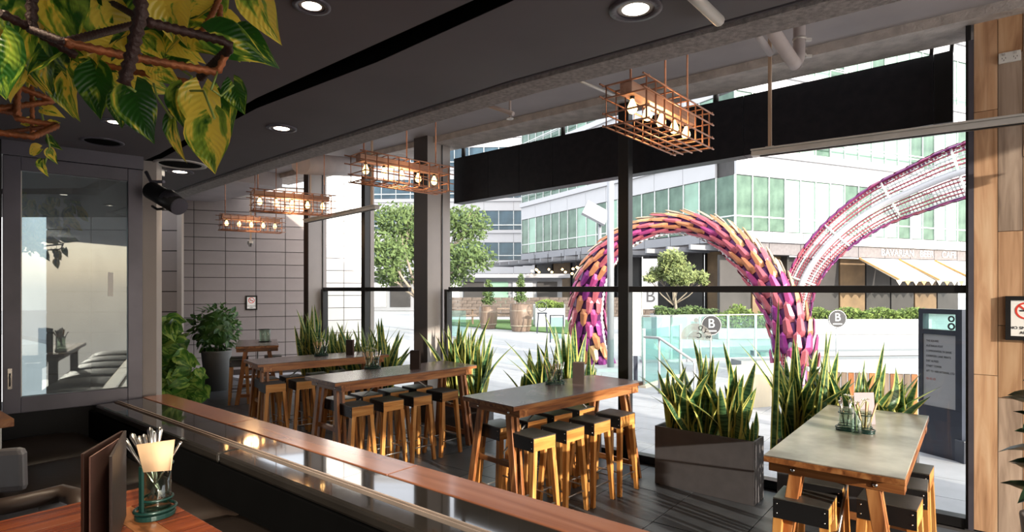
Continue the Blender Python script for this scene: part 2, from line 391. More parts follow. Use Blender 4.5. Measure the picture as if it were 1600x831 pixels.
# back wall of painted blocks, running on outside, sunlight put into a whiter colour
BW0 = Vector((-6.70, 11.0, 0)); BU = Vector((.932, .362, 0)).normalized(); BN = Vector((BU.y, -BU.x, 0))
def block_wall(root, o, u, L, z0, z1, tw, th, m, name='block', z_off=0):
    nn = max(1, round(L/tw)); tw = L/nn
    me = MB().box(-tw/2+.006, tw/2-.006, -.012, .012, -th/2+.006, th/2-.006).mesh(name, m)
    for i in range(nn):
        for j in range(int(math.ceil((z1-z0)/th))):
            p = o+u*(tw*(i+.5)); p = Vector((p.x, p.y, z0+th*(j+.5)))
            inst(name, me, frame(p, u), root)
wb = struct('wall_back', 'grey painted block wall behind the farthest table')
BL = 2.81
MB().prism([BW0-BN*.013, BW0+BU*BL-BN*.013, BW0+BU*BL-BN*.3, BW0-BN*.3], 0, 3.8).build('wall_core', M['grout'], wb)
block_wall(wb, BW0, BU, BL-.05, .10, 3.7, .54, .262, M['grey_tile'])
MB().prism([BW0+BN*.002, BW0+BU*BL+BN*.002, BW0+BU*BL+BN*.03, BW0+BN*.03], 0, .10).build('skirting', M['column_dark'], wb)
wx = struct('wall_outside', 'clad wall beyond the left-hand window, its sunlit white put into the colour')
XO = BW0+BU*(BL+.02)
MB().prism([XO-BN*.013, XO+BU*1.06-BN*.013, XO+BU*1.06-BN*3, XO-BN*3], 0, 5.0).build('wall_core', M['grout'], wx)
block_wall(wx, XO, BU, 1.06, 0, 5.0, .54, .262, M['sunlit_tile'], 'cladding_panel')
# left wall standing nearer
wl = struct('wall_left', 'grey block wall at the left with a steel edge strip')
LW0 = Vector((-5.9, 7.3, 0)); LU = Vector((1, .09, 0)).normalized(); LE = LW0+LU*1.62
MB().prism([LW0+Vector((0,.013,0)), LE+Vector((0,.013,0)), Vector((-6.5,11.1,0)), Vector((-8,11.1,0))], 0, 3.8).build('wall_core', M['grout'], wl)
block_wall(wl, LW0+LU*.0, LU, 1.62, .1, 3.7, .54, .262, M['grey_tile'])
MB().beam(LE+Vector((.0,.0,.0)), LE+Vector((0,0,3.7)), .05, .06).build('edge_strip', M['column'], wl)

# columns in the window line
def column(name, corner, L, D, label):
    r = struct(name, label, corner)
    c = Vector(corner); a = c; b = c+U*L; e = c-N*D; g = b-N*D
    MB().prism([a, e, g, b], 0, ZC).build('column_body', M['column'], r, True)
    MB().prism([a+N*.004, b+N*.004, b+N*.0005, a+N*.0005], .0, ZC).build('dark_face', M['column_dark'], r, True)
    MB().prism([a-U*.004-N*.24, a-U*.012-N*.24, a-U*.012-N*.255, a-U*.004-N*.255], 0, ZC).build('joint_strip', M['black_steel'], r, True)
    return r
column('trim_1', (-1.07, 7.3, 0), .254, .40, 'grey painted structural column with a dark brown inner face')
column('trim_2', (-3.18, 9.0, 0), .13, .32, 'grey painted pier at the far end of the windows')

# glazed front
tA0, tA1 = wt(1514), wt(703); tB0, tB1 = wt(640), wt(506)
def glazed(name, t0, t1, joints, mull, label):
    r = struct(name, label, wp(t0))
    MB().prism([wp(t0,.04), wp(t1,.04), wp(t1,-.06), wp(t0,-.06)], 0, .07).build('sill', M['black_steel'], r, True)
    MB().prism([wp(t0,-.0601), wp(t1,-.0601), wp(t1,-.11), wp(t0,-.11)], 0, .055).build('outer_sill', M['white'], r, True)
    MB().prism([wp(t0,.03), wp(t1,.03), wp(t1,-.035), wp(t0,-.035)], 1.672, 1.73).build('transom_rail', M['black_steel'], r, True, .003)
    for t, w, z in mull:
        MB().prism([wp(t-w/2,.045), wp(t+w/2,.045), wp(t+w/2,-.05), wp(t-w/2,-.05)], 0, z).build('mullion', M['black_steel'], r, True, .003)
    ts = [t0]+joints+[t1]
    for a, b in zip(ts, ts[1:]):
        MB().prism([wp(a+.006,.004), wp(b-.006,.004), wp(b-.006,-.006), wp(a+.006,-.006)], .07, 1.672).build('glass_pane', M['clear'], r, True)
    return r
tm = wt(977)
glazed('window_1', tA0, tA1, [wt(1205), tm, wt(817)], [(tm, .115, 3.57), (wt(1513)-.0, .03, 3.57), (wt(700), .05, 1.7)], 'long glazed front with a black transom rail and central post')
glazed('window_2', tB0, tB1, [wt(571)], [(wt(571), .085, 3.6), (wt(507), .05, 1.7)], 'short glazed bay left of the grey column')
MB().prism([wp(wt(571)-.05,-.052), wp(wt(571)+.01,-.052), wp(wt(571)+.01,-.12), wp(wt(571)-.05,-.12)], 0, 3.6).build('post_facing', M['column'], bpy.data.objects['window_2'], True)

# high ceiling and the concrete head beam over the windows
EDGE = [(-4.2, 6.0), (-3.2, 5.1), (-2.44, 4.39), (-1.61, 3.62), (0, 2.2), (.73, 1.64), (1.7, .90), (3.4, -.35), (5.4, -1.8)]
EDGE = [Vector((x, y, 0)) for x, y in EDGE]
ch = struct('ceiling', 'ceiling with a low charcoal soffit over the lounge and higher plaster by the windows')
MB().prism([wp(-4,-.3), wp(12.6,-.3), wp(12.6,2.5), Vector((-6,6.2,0)), Vector((-4,4,0)), Vector((0,1.5,0)), Vector((3,-.8,0)), Vector((5,-2.2,0))], ZC, ZC+.25).build('high_plaster', M['ceiling_high'], ch)
zb = 3.575
MB().prism([wp(-.6,.14), wp(9.6,.14), wp(9.6,-.30), wp(-.6,-.30)], zb, ZC).build('head_beam', M['concrete'], ch)
# ceiling plaster step behind the beam
MB().prism([wp(9.1,.1), wp(12.4,.1), wp(12.4,1.6), wp(9.1,1.6)], 3.42, ZC).build('dropped_beam', M['ceiling_high'], ch)
# low soffit: two slabs with a black slot between them
SL = [(-3.4, 4.75), (-2.18, 3.56), (-1.13, 2.55), (-.475, 2.03), (0, 1.6), (.9, .83), (3.0, -.95), (4.6, -2.3)]
SU = [(-3.4, 4.55), (-2.08, 3.40), (-1.07, 2.41), (-.41, 1.85), (-.106, 1.593), (.8, .78), (2.9, -1.0), (4.5, -2.4)]
V2 = lambda q: Vector((q[0], q[1], 0))
s2 = [V2(p) for p in SL]+[p for p in reversed(EDGE)]
MB().prism(s2, ZL, ZL+.06).build('outer_soffit', M['ceiling'], ch)
s1 = [Vector((-7.5, 4.75, 0))]+[V2(p) for p in SU]+[Vector((4.3,-2.6,0)), Vector((-7.5,-2.6,0))]
MB().prism(s1, ZL, ZL+.06).build('inner_soffit', M['ceiling'], ch)
MB().prism([Vector((-7.6,6.4,0)), Vector((-4.2,6.4,0)), EDGE[0]+Vector((-.02,-.02,0)), EDGE[1]+Vector((-.02,-.02,0)), V2(SL[0])+Vector((-.3,.1,0)), Vector((-7.6,4.76,0))], ZL+.001, ZL+.06).build('rear_soffit', M['ceiling'], ch)
MB().prism([Vector((-7.5,6.3,0)), Vector((-4.2,6.1,0))]+[e-Vector((.05,.05,0)) for e in EDGE[1:]]+[Vector((4.3,-2.6,0)), Vector((-7.5,-2.6,0))], ZL+.12, ZL+.2).build('slot_back', M['slot'], ch)
def offs(pts, d):
    o = []
    for i, p in enumerate(pts):
        t = (pts[min(i+1,len(pts)-1)]-pts[max(i-1,0)]).normalized(); o.append(p+Vector((-t.y, t.x, 0))*d)
    return o
OFF = offs
SLv = [V2(p) for p in SL]; SUv = [V2(p) for p in SU]
MB().prism(OFF(SLv,-.004)+OFF(SLv,-.0005)[::-1], ZL+.001, ZL+.12).build('slot_shade_strip', M['slot'], ch)  # added near-black strips that paint the shade inside the slot
MB().prism(OFF(SUv,.0005)+OFF(SUv,.004)[::-1], ZL+.001, ZL+.12).build('slot_shade_strip', M['slot'], ch)
# black shadow gap, then the stippled downstand edge
MB().prism(offs(EDGE,.001)+offs(EDGE,.022)[::-1], ZL+.025, ZL+.15).build('shadow_gap', M['slot'], ch)
MB().prism(offs(EDGE,.0221)+offs(EDGE,.030)[::-1], ZL+.004, ZL+.15).build('edge_angle', M['ceiling'], ch)
MB().prism(offs(EDGE,.0301)+offs(EDGE,.044)[::-1], ZL+.025, ZL+.15).build('inner_gap', M['slot'], ch)
MB().prism(offs(EDGE,.0441)+offs(EDGE,.165)[::-1], ZL-.005, ZL+.3).build('stippled_edge', M['stipple'], ch)
MB().prism(offs(EDGE,.06)+offs(EDGE,.164)[::-1], ZL+.3, ZC).build('upstand', M['ceiling_high'], ch)

# reclaimed timber wall at the right, in the line of the windows
wr = struct('wall_right', 'reclaimed timber plank wall right of the windows', wp(-.02))
MB().prism([wp(-.03,.0), wp(-3.2,.0), wp(-3.2,-.3), wp(-.03,-.3)], 0, ZC).build('wall_core', M['column_dark'], wr, True)
PW = [((.34,.18,.09),(.54,.32,.18),(.66,.46,.29)), ((.20,.14,.10),(.38,.28,.21),(.52,.40,.31)), ((.34,.17,.08),(.58,.34,.18),(.70,.46,.27))]
PMs = [wood('reclaimed_plank_%s' % 'abc'[i], *c, axis='Z', rough=.75, scale=.8) for i, c in enumerate(PW)]
order = [0, 1, 2, 1, 0, 2, 1, 0, 2, 0, 1, 2, 0, 1, 2, 0, 1, 0, 2, 1, 0, 2, 1]
cuts = [[0, 1.1, 2.95, ZC], [0, .95, 1.45, 2.1, 3.32, ZC], [0, 1.35, 2.6, ZC], [0, .7, 2.3, ZC]]
for i in range(23):
    a = -.03-i*.131; cs = cuts[i % 4]
    for j, (z0, z1) in enumerate(zip(cs, cs[1:])):
        MB().prism([wp(a-.0015,.022+random.uniform(0,.005)), wp(a-.129,.022+random.uniform(0,.005)), wp(a-.129,.0005), wp(a-.0015,.0005)], z0+.002, z1-.002).build('plank', PMs[(order[i]+j) % 3 if i % 4 == 1 else order[i]], wr, True)
MB().prism([wp(.0,.05), wp(-.03,.05), wp(-.03,-.05), wp(.0,-.05)], 0, 3.46).build('steel_jamb', M['dark_frame'], wr, True)

# end post of the lounge and an added sun-blocking wall behind the camera
tl = struct('trim_3', 'pale grey end post beside the black spotlight', at(234, 600, 3.62)*1)
PB = Vector((-2.36, 3.60, 0)); PE = Vector((-2.225, 3.62, 0))
MB().prism([Vector((-2.345,3.55,0)), Vector((-2.225,3.605,0)), Vector((-2.28,3.75,0)), Vector((-2.42,3.68,0))], 0, ZL).build('post_body', M['column'], tl, True)
wc = struct('wall_front', 'added dark wall behind the viewpoint that blocks sun and sky')
MB().box(-7.5, 2.0, -2.7, -2.55, 0, 2.5).build('wall_core', M['ceiling'], wc)  # unseen, added to keep sun and sky light off the lounge
wf = struct('wall_side', 'dark lounge wall beyond the glass panel')
MB().box(-7.6, -7.45, -2.6, 6.4, 0, 2.5).build('wall_core', M['ceiling'], wf)
lf = struct('floor_lounge', 'dark raised lounge floor')
LIN = lambda s, n, z=0: Vector((-.346, 2.12, z))+Vector((.776,-.63,0))*s+Vector((-.63,-.776,0))*n   # along the counter, inwards
MB().prism([LIN(-2.5,.3), LIN(4,.3), LIN(4,3.5), LIN(-6,3.5), Vector((-7.4,4.2,0))], -.05, .40).build('platform', M['slate'], lf)

print('setting done')

# ================================================================ TABLES AND STOOLS
TZ = .865; KS = .858      # table height; plan scale of the bar furniture
def make_table(L, Wd, top, label):
    r = thing('trestle_table', label, 'table', group=None)
    MB().box(-L/2, L/2, -Wd/2, Wd/2, TZ-.006, TZ).build('tabletop', M[top], r, bevel=.002)
    MB().box(-L/2-.001, L/2+.001, -Wd/2-.001, Wd/2+.001, TZ-.034, TZ-.0065).build('top_edge', M['jarrahX'], r, bevel=.002)
    for s in (-1, 1):
        MB().box(-L/2+.157, L/2-.157, s*(Wd/2-.022)-.012, s*(Wd/2-.022)+.012, TZ-.092, TZ-.035).build('apron_rail', M['jarrahX'], r, bevel=.002)
        x = s*(L/2-.11)
        MB().box(x-.045, x+.045, -Wd/2+.006, Wd/2-.006, TZ-.093, TZ-.035).build('cross_bearer', M['jarrahY'], r, bevel=.002)
        for q in (-1, 1):
            m = MB()
            for o in (-.028, .028):
                xo = x+o; a, b = q*(Wd/2-.13), q*(Wd/2-.015)
                m.hexa([(xo-.014+s*.03, b-.03, 0), (xo+.014+s*.03, b-.03, 0), (xo+.014+s*.03, b+.03, 0), (xo-.014+s*.03, b+.03, 0),
                        (xo-.014, a-.03, TZ-.094), (xo+.014, a-.03, TZ-.094), (xo+.014, a+.03, TZ-.094), (xo-.014, a+.03, TZ-.094)])
            m.build('leg', M['jarrahZ'], r, bevel=.003)
        MB().box(x+s*.024-.011, x+s*.024+.011, -Wd/2+.05, Wd/2-.05, .10, .15).build('stretcher', M['jarrahY'], r, bevel=.002)
        MB().tube([(s*.14, 0, TZ-.05), (x, 0, .40)], .008, 6).build('brace', M['foot_metal'], r)
        MB().box(x-.02, x+.02, -Wd/2+.07, Wd/2-.07, .38, .42).build('brace_bar', M['jarrahY'], r)
        m = MB()
        for q in (-1, 1): m.lathe([(0, 0), (.012, .001), (.009, .006), (0, .008)], (x+s*.046, q*(Wd/2-.12), TZ-.07), 8, Matrix.Rotation(s*pi/2, 4, 'Y').to_4x4())
        m.build('bolt', M['steel'], r)['kind'] = 'stuff'
    return r
def make_stool(label):
    r = thing('bar_stool', label, 'stool')
    h = .65; a, b = .112, .125
    MB().box(-a, a, -b, b, h-.004, h+.003).build('seat', M['seat_black'], r, bevel=.002)
    for s in (-1, 1):
        MB().box(-a+.004, a-.004, s*b-.011*(1+s)/1-.0, s*b+.011*(1-s), h-.093, h-.0045).build('seat_side', M['stoolwoodX'], r, bevel=.002)
        MB().box(s*a-.002 if s < 0 else a-.001, s*a+.001 if s < 0 else a+.002, -b, b, h-.097, h-.0045).build('side_plate', M['strap'], r)
        m = MB()
        for q in (-1, 1):
            for z in (.025, .072): m.lathe([(0, 0), (.005, 0), (.003, .003), (0, .004)], (s*(a+.002), q*(b-.018), h-z), 6, Matrix.Rotation(s*pi/2, 4, 'Y').to_4x4())
        m.build('rivet', M['steel'], r)['kind'] = 'stuff'
        for q in (-1, 1):
            x0, y0 = s*(a-.022), q*(b-.021); x1, y1 = s*(a+.022), q*(b+.004)
            wx_, wy = .020, .022
            MB().hexa([(x1-.016, y1-.016, 0), (x1+.016, y1-.016, 0), (x1+.016, y1+.016, 0), (x1-.016, y1+.016, 0),
                       (x0-wx_, y0-wy, h-.092), (x0+wx_*.85, y0-wy, h-.092), (x0+wx_*.85, y0+wy, h-.092), (x0-wx_, y0+wy, h-.092)]).build('leg', M['stoolwoodZ'], r, bevel=.002)
    for s in (-1, 1):
        MB().tube([(-a-.005, s*(b-.006), .15), (a+.005, s*(b-.006), .15)], .006, 6).build('footrest', M['foot_metal'], r)
        MB().tube([(s*(a+.004), -b, .19), (s*(a+.004), b, .19)], .006, 6).build('footrest', M['foot_metal'], r)
    return r
FRONT = [-.745, -.36, .03, .43]; BACK = [-.70, -.35, .02, .38]
NTH = ['leftmost', 'second', 'third', 'rightmost']
def ang(u): return math.atan2(u[1], u[0])
T = {}
tables = [   # key, centre, long direction, length, width, top, label, short name, [(u, v)] of stools front/back
 ('T3', (.465, 5.682), (.72, .694), 1.907, .678, 'table_top', 'long dark-topped timber trestle table left of the black planter box', 'table by the black planter', FRONT, BACK, .36, -.10),
 ('T2', (-1.39, 6.936), (.70, .714), 1.98, .68, 'table_top', 'long dark-topped timber trestle table in front of the grey column', 'table before the grey column', FRONT, BACK, .34, -.10),
 ('T2a', (-2.78, 8.30), (.778, .628), 1.86, .68, 'table_top', 'long timber trestle table before the dense row of snake plants', 'table before dense snake plants', FRONT, BACK, .34, -.10),
]
proto = None
for key, c, u, L, Wd, top, lab, short, fr, bk, vf, vb in tables:
    c = (c[0]*KS, c[1]*KS); L *= KS; Wd *= KS
    t = make_table(L, Wd, top, lab); t.location = (*c, 0); t.rotation_euler.z = ang(u); WM[t] = Matrix.Translation((*c, 0))@Matrix.Rotation(ang(u), 4, 'Z')
    t['group'] = 'trestle tables of the dining area'; T[key] = t
    for side, us, v in (('lounge', fr, -vf), ('window', bk, -vb)):
        for i, uu in enumerate(us):
            p = WM[t]@Vector((uu*KS, v*KS, 0)); jr = ang(u)+R(random.uniform(-3, 3))
            lb = 'timber stool, %s on the %s side of the %s' % (NTH[i], side, short)
            if proto is None:
                proto = make_stool(lb); proto.location = p; proto.rotation_euler.z = jr; proto['group'] = 'dark-topped timber stools'
                WM[proto] = Matrix.Translation(p)@Matrix.Rotation(jr, 4, 'Z')
            else: copy_tree(proto, p, jr, lb, 'dark-topped timber stools')
# right-hand table (worn grey top) and the far one by the block wall
def extra(key, c, u, L, Wd, top, lab, stools):
    c = (c[0]*KS, c[1]*KS); L *= KS; Wd *= KS
    t = make_table(L, Wd, top, lab); a = ang(u); t.location = (*c, 0); t.rotation_euler.z = a
    WM[t] = Matrix.Translation((*c, 0))@Matrix.Rotation(a, 4, 'Z'); t['group'] = 'trestle tables of the dining area'; T[key] = t
    for uu, v, lb in stools:
        copy_tree(proto, WM[t]@Vector((uu*KS, v*KS, 0)), a+R(random.uniform(-3, 3)), lb, 'dark-topped timber stools')
extra('T4', (2.347, 3.915), (.6276, .7786), 1.9, .69, 'table_top_worn', 'nearest trestle table with a worn grey top by the directory totem',
      [(-.79, .157, 'dark-topped timber stool under the left corner of the worn grey table'), (-.38, .157, 'dark-topped timber stool behind the left trestle of the worn grey table'),
       (-.50, -.235, 'nearest dark-topped stool on the right side of the worn grey table'), (-.10, -.25, 'middle dark-topped stool on the right side of the worn grey table'),
       (.30, -.25, 'farthest dark-topped stool on the right side of the worn grey table')])
extra('T1', (-4.66, 10.55), (-.40, .917), 1.35, .68, 'table_top', 'farthest small-looking trestle table close to the grey block wall',
      [(-.42, .30, 'timber stool nearest the ball-shaped bush, at the farthest table'), (-.02, .30, 'timber stool deeper in on the bush side of the farthest table'),
       (-.38, -.26, 'near timber stool on the window side of the farthest table'), (.02, -.26, 'deeper timber stool on the window side of the farthest table')])

# ================================================================ TABLE-TOP THINGS
def tilt_stick(m, c, a, tz, L, w, h):
    d = Vector((cos(a)*sin(tz), sin(a)*sin(tz), cos(tz))); m.beam(c, Vector(c)+d*L, w, h); return d
def caddy(name, p, a, lab, short, sc_=1.0, flowers=True, cutl=True):
    z = p[2]; Mx = Matrix.Translation(p)@Matrix.Rotation(a, 4, 'Z')
    r = thing('caddy', lab, 'caddy', p, a, 'condiment caddies')
    hw, hd = .115*sc_, .048*sc_
    def oval(hx, hy, n=10):
        o = []
        for s, cx in ((1, hx-hy), (-1, -hx+hy)):
            for k in range(n+1):
                t = -pi/2+pi*k/n if s > 0 else pi/2+pi*k/n; o.append((cx+hy*cos(t), hy*sin(t)))
        return o
    MB().prism(oval(hw, hd), 0, .012).build('tray', M['green_metal'], r, bevel=.002)
    o = oval(hw, hd); MB().tube([(x, y, .019) for x, y in o]+[(o[0][0], o[0][1], .019)], .004, 6, False).build('tray_rim', M['green_metal'], r)
    for s in (-1, 1):
        c = (s*.055*sc_, 0)
        for zz in (.035, .105):
            MB().tube([(c[0]+.044*sc_*cos(k*pi/10), c[1]+.044*sc_*sin(k*pi/10), zz) for k in range(21)], .003, 5, False).build('holder_ring', M['green_metal'], r)
    MB().box(-.004, .004, -.006, .006, .012, .108).build('holder_post', M['green_metal'], r)
    for s, kind in ((-1, 'sticks'), (1, 'cutlery')):
        c = Mx@Vector((s*.055*sc_, 0, .0125))
        j = MB().lathe([(.0, 0), (.038*sc_, 0), (.040*sc_, .004), (.040*sc_, .118), (.037*sc_, .118), (.037*sc_, .006), (0, .006)], c, 18)
        single('glass_jar', j, M['jar'], 'glass jar of %s in the caddy, %s' % ('wooden sticks' if s < 0 else 'cutlery', short), 'jar', 'glass jars in the caddies', base=c)
        rt = Matrix.Rotation(-0.0, 4, 'Z')@Vector((1, 0, 0)); no = 5 if s < 0 else 4
        for k in range(no):
            q = (k-(no-1)/2)*.0085*sc_; b = c+rt*q+Vector((0, .008*((k % 2)*2-1), .012)); wd = (['leftmost','second','middle','fourth','rightmost'] if s < 0 else ['leftmost','second','third','rightmost'])[k]
            d = (rt*q*6+Vector((0, .02*((k % 2)*2-1), .30))).normalized()
            m = MB()
            if s < 0:
                m.beam(b, b+d*(.150+.006*(k % 3)), .013, .007)
                single('wooden_stick', m, M['paper'], '%s wooden stick in the left jar, %s' % (wd, short), 'stick', 'wooden sticks in the table jars')
            else:
                m.tube([b, b+d*.10, b+d*(.16+.01*(k % 2))], [.003, .004, .007], 6)
                single('cutlery_piece', m, M['steel'], '%s steel cutlery handle in the right jar, %s' % (wd, short), 'cutlery', 'cutlery in the table jars')
    if flowers:
        fp = Mx@Vector((-.02*sc_, .075*sc_, 0))
        v = thing('flower_bottle', 'small clear bottle with white flowers on the %s' % short, 'vase', fp, 0, 'flower bottles on the tables')
        MB().lathe([(0, 0), (.028, 0), (.03, .01), (.03, .075), (.012, .10), (.012, .135), (.010, .135), (.010, .10), (.028, .074), (.028, .008), (0, .004)], n=14).build('bottle', M['green_glass'], v)
        for k in range(5):
            t = k*1.3+.3; e = Vector((cos(t)*.05, sin(t)*.05, .19+.015*(k % 3)))
            st = MB().tube([(0, 0, .02), (0, 0, .12), e], .0018, 4).build('flower_stem', M['stem'], v)
            m = MB()
            for q in range(6):
                w = 2*pi*q/6; m.add([e, e+Vector((cos(w)*.016, sin(w)*.016, .004)), e+Vector((cos(w+.5)*.018, sin(w+.5)*.018, .008)), e+Vector((cos(w+1)*.014, sin(w+1)*.014, .003))], [(0,1,2,3)])
            m.build('flower', M['petal'], st)
    return r
uU = ang(U)
caddy('c4', gp(1336, 674, TZ), uU, 'green enamel caddy with two jars on the worn grey table', 'worn grey table', .88)
caddy('c3', gp(867, 600, TZ), .15, 'green enamel caddy with jars on the table beside the black planter box', 'table by the black planter', .74)
caddy('c2', gp(582, 576, TZ), .2, 'green enamel caddy with jars on the table in front of the grey column', 'table before the grey column', .74)
caddy('c2a', gp(502, 556, TZ), .2, 'green enamel caddy with jars on the table before the dense snake plants', 'table before dense snake plants', .74)
def menu_block(p, w, t, h, a, lab, m='menu', edge='menu_brown'):
    r = thing('menu_holder', lab, 'menu', p, a, 'standing menus on the tables')
    MB().box(-w/2, w/2, -t/2, -t/2+.008, 0, h).build('front_cover', M[m], r, bevel=.001)
    MB().box(-w/2, w/2, t/2-.008, t/2, 0, h).build('rear_cover', M[m], r, bevel=.001)
    MB().box(-w/2+.004, w/2-.004, -t/2+.0085, t/2-.0085, .003, h-.004).build('pages', M[edge], r)
    return r
p = gp(904, 599, TZ); menu_block(p, .10, .06, .19, R(-12), 'dark block of menus standing on the table beside the black planter box', edge='paper')
p = gp(649, 576, TZ); menu_block(p, .103, .052, .194, R(-5), 'dark block of menus on the table in front of the grey column')
p = gp(547, 554, TZ); menu_block(p, .094, .043, .19, R(-8), 'dark block of menus on the table before the dense snake plants', edge='page')
single('menu_card', MB().box(-.064,.064,-.002,.002,0,.195, Matrix.Translation(gp(1352, 663, TZ))@Matrix.Rotation(.05,4,'Z')@Matrix.Rotation(-.08,4,'X')), M['menu_mauve'], 'mauve menu card standing behind the caddy on the worn grey table', 'menu')
p = gp(414, 534, TZ)
r = thing('storm_jar', 'dark square glass jar on the farthest table', 'jar', p, .1)
MB().box(-.085,.085,-.05,.05,0,.012).build('base', M['black_steel'], r)
for s in (-1,1): MB().lathe([(0,.012),(.04,.012),(.042,.20),(.039,.20),(.038,.016),(0,.016)], (s*.042,0,0), 14).build('glass_cylinder', M['jar'], r)
MB().box(-.088,.088,-.052,.052,.195,.205).build('rim', M['black_steel'], r)

# ================================================================ PLANTS
def blade(w, bend, twist, n=9):
    m = MB(); vs = []; uv = []
    for i in range(n+1):
        t = i/n; ww = w*(.62+.75*t-1.35*t*t if t < .55 else (.62+.4125-.408)*((1-t)/.45)**.75 if t < 1 else 0)*1.25
        a = twist*t; x, y = cos(a), sin(a); c = Vector((0, bend*t*t, t))
        for k, q in enumerate((-1, -.5, 0, .5, 1)):
            fold = abs(q)*ww*.35
            vs.append(c+Vector((x*q*ww-y*fold, y*q*ww+x*fold, 0))); uv.append(((q+1)/2, t))
    fs = [(i*5+k, i*5+k+1, (i+1)*5+k+1, (i+1)*5+k) for i in range(n) for k in range(4)]
    m.add(vs, fs, uv, True); return m.mesh('leaf', M['snake'])
BL_ = [blade(.052, b, t) for b, t in ((.02, .3), (.10, -.5), (.22, .9), (-.08, 1.4), (.34, -.3), (.05, -1.2))]
def put_leaf(parent, base, tip, k=None, wid=1.0, roll=None):
    base, tip = Vector(base), Vector(tip); d = tip-base; L = d.length; me = BL_[k if k is not None else random.randrange(6)]
    q = d.to_track_quat('Z', 'Y').to_matrix().to_4x4()
    rl = random.uniform(0, 2*pi) if roll is None else roll
    m = Matrix.Translation(base)@q@Matrix.Rotation(rl, 4, 'Z')@Matrix.Diagonal((wid, wid, L, 1))
    return inst('leaf', me, m, parent)
def planter(o, u, L, D, H, label, clumps, lab_tip=None, box='planter_box'):
    """o: near left corner seen from indoors, u along, box goes outwards; clumps: (along, across, n, height, spread)"""
    r = thing('planter', label, 'plant', o, ang(u), 'snake plants in dark planter boxes')
    w = .018
    m = MB(); m.box(0,L,0,w,0,H).box(0,L,D-w,D,0,H).box(0,w,w,D-w,0,H).box(L-w,L,w,D-w,0,H).box(w,L-w,w,D-w,.0,.02)
    m.build(box, M['planter'], r, bevel=.003)
    MB().box(w, L-w, w, D-w, H-.09, H-.04).build('soil', M['soil'], r)
    for ca, cc, n, h, sp in clumps:
        for i in range(n):
            a = random.uniform(0, 2*pi); rr = random.uniform(.2, 1); h_ = h*1.08
            b = Vector((ca+cos(a)*.06*rr, min(max(cc+sin(a)*.05*rr, .03), D-.03), H-.06))
            t = b+Vector((cos(a)*sp*rr, sin(a)*sp*.7*rr, h_*random.uniform(.55, 1.0)*(1.05-.25*rr)))
            put_leaf(r, WM[r]@b, WM[r]@t, wid=random.uniform(.9, 1.3)*min(1, h/.55))
    return r
u1 = Vector((.759,-.651,0)).normalized()
pl1 = planter(Vector((1.254,5.06,0)), u1, .845, .24, .505, 'charcoal planter box of snake plants between the tables, partly in shadow',
      [(.12,.12,16,.66,.12), (.27,.12,10,.6,.10), (.40,.12,20,.74,.14), (.62,.12,20,.68,.14), (.77,.12,6,.34,.06)])
# tall leaves that lean out of the first box
for bx, tx, ty, wd in ((1112,1022,528,.75), (1075,1025,605,.9), (1150,1183,562,1.1), (1120,1080,527,.9), (1165,1127,533,.9)):
    b = at(bx, 680, 4.95); t = at(tx, ty, 4.9); put_leaf(pl1, (b.x, b.y, .45), t, 0, wd)
def wtn(px, n): k = (px-800)/F; A = W0+N*n; return (A.x-k*A.y)/(k*U.y-U.x)
h2_ = (wtn(1214,.34)-wtn(1432,.34))/2
pl2 = planter(wp(wtn(1214,.34), .34), -U, h2_-.01, .26, .50, 'tall snake plants in a dark planter box behind the worn grey table, left one',
      [(.07,.13,17,.98,.10), (.20,.13,14,.84,.10), (.34,.13,16,.76,.12)])
pl3 = planter(wp(wtn(1214,.34)-h2_-.01, .34), -U, h2_-.01, .26, .50, 'snake plants in a dark planter box nearest the directory totem',
      [(.07,.13,15,.74,.11), (.20,.13,15,.72,.12), (.34,.13,12,.60,.12)])
for bx, tx, ty in ((1225,1222,460), (1262,1300,515), (1290,1286,510), (1395,1373,530)):
    t = at(tx, ty, 4.35); put_leaf(pl2 if tx < 1290 else pl3, (t.x*.98+.0, 4.4, .45), t, 1, .62)
put_leaf(pl3, at(1390, 640, 4.0), at(1424, 613, 3.9), 4, .8)
pl4 = planter(wp(wt(722), .36), -U, .62, .25, .42, 'snake plants between the grey column and the table with the near caddy',
      [(.12,.12,22,1.02,.14), (.30,.12,20,.98,.14), (.46,.12,14,.95,.16)])
pl5 = planter(wp(wt(832), .34), -U, .95, .25, .42, 'snake plants rising behind the table beside the black planter box',
      [(.12,.12,10,.72,.12), (.36,.12,14,.98,.2), (.66,.12,18,1.05,.14), (.85,.12,6,.8,.12)])
pl6 = planter(wp(wt(508), .46), -U, 1.1, .25, .40, 'dense snake plants under the bright clad wall, left planter box',
      [(.08,.12,20,1.12,.26), (.3,.12,22,1.1,.26), (.55,.12,22,.95,.26), (.82,.12,22,.92,.26), (1.02,.12,14,.85,.2)])
pl7 = planter(wp(wt(508)-1.14, .46), -U, 1.0, .25, .40, 'dense snake plants beside the grey column, right planter box',
      [(.08,.12,22,.92,.26), (.3,.12,22,.88,.26), (.55,.12,22,.9,.26), (.78,.12,22,.98,.26)])

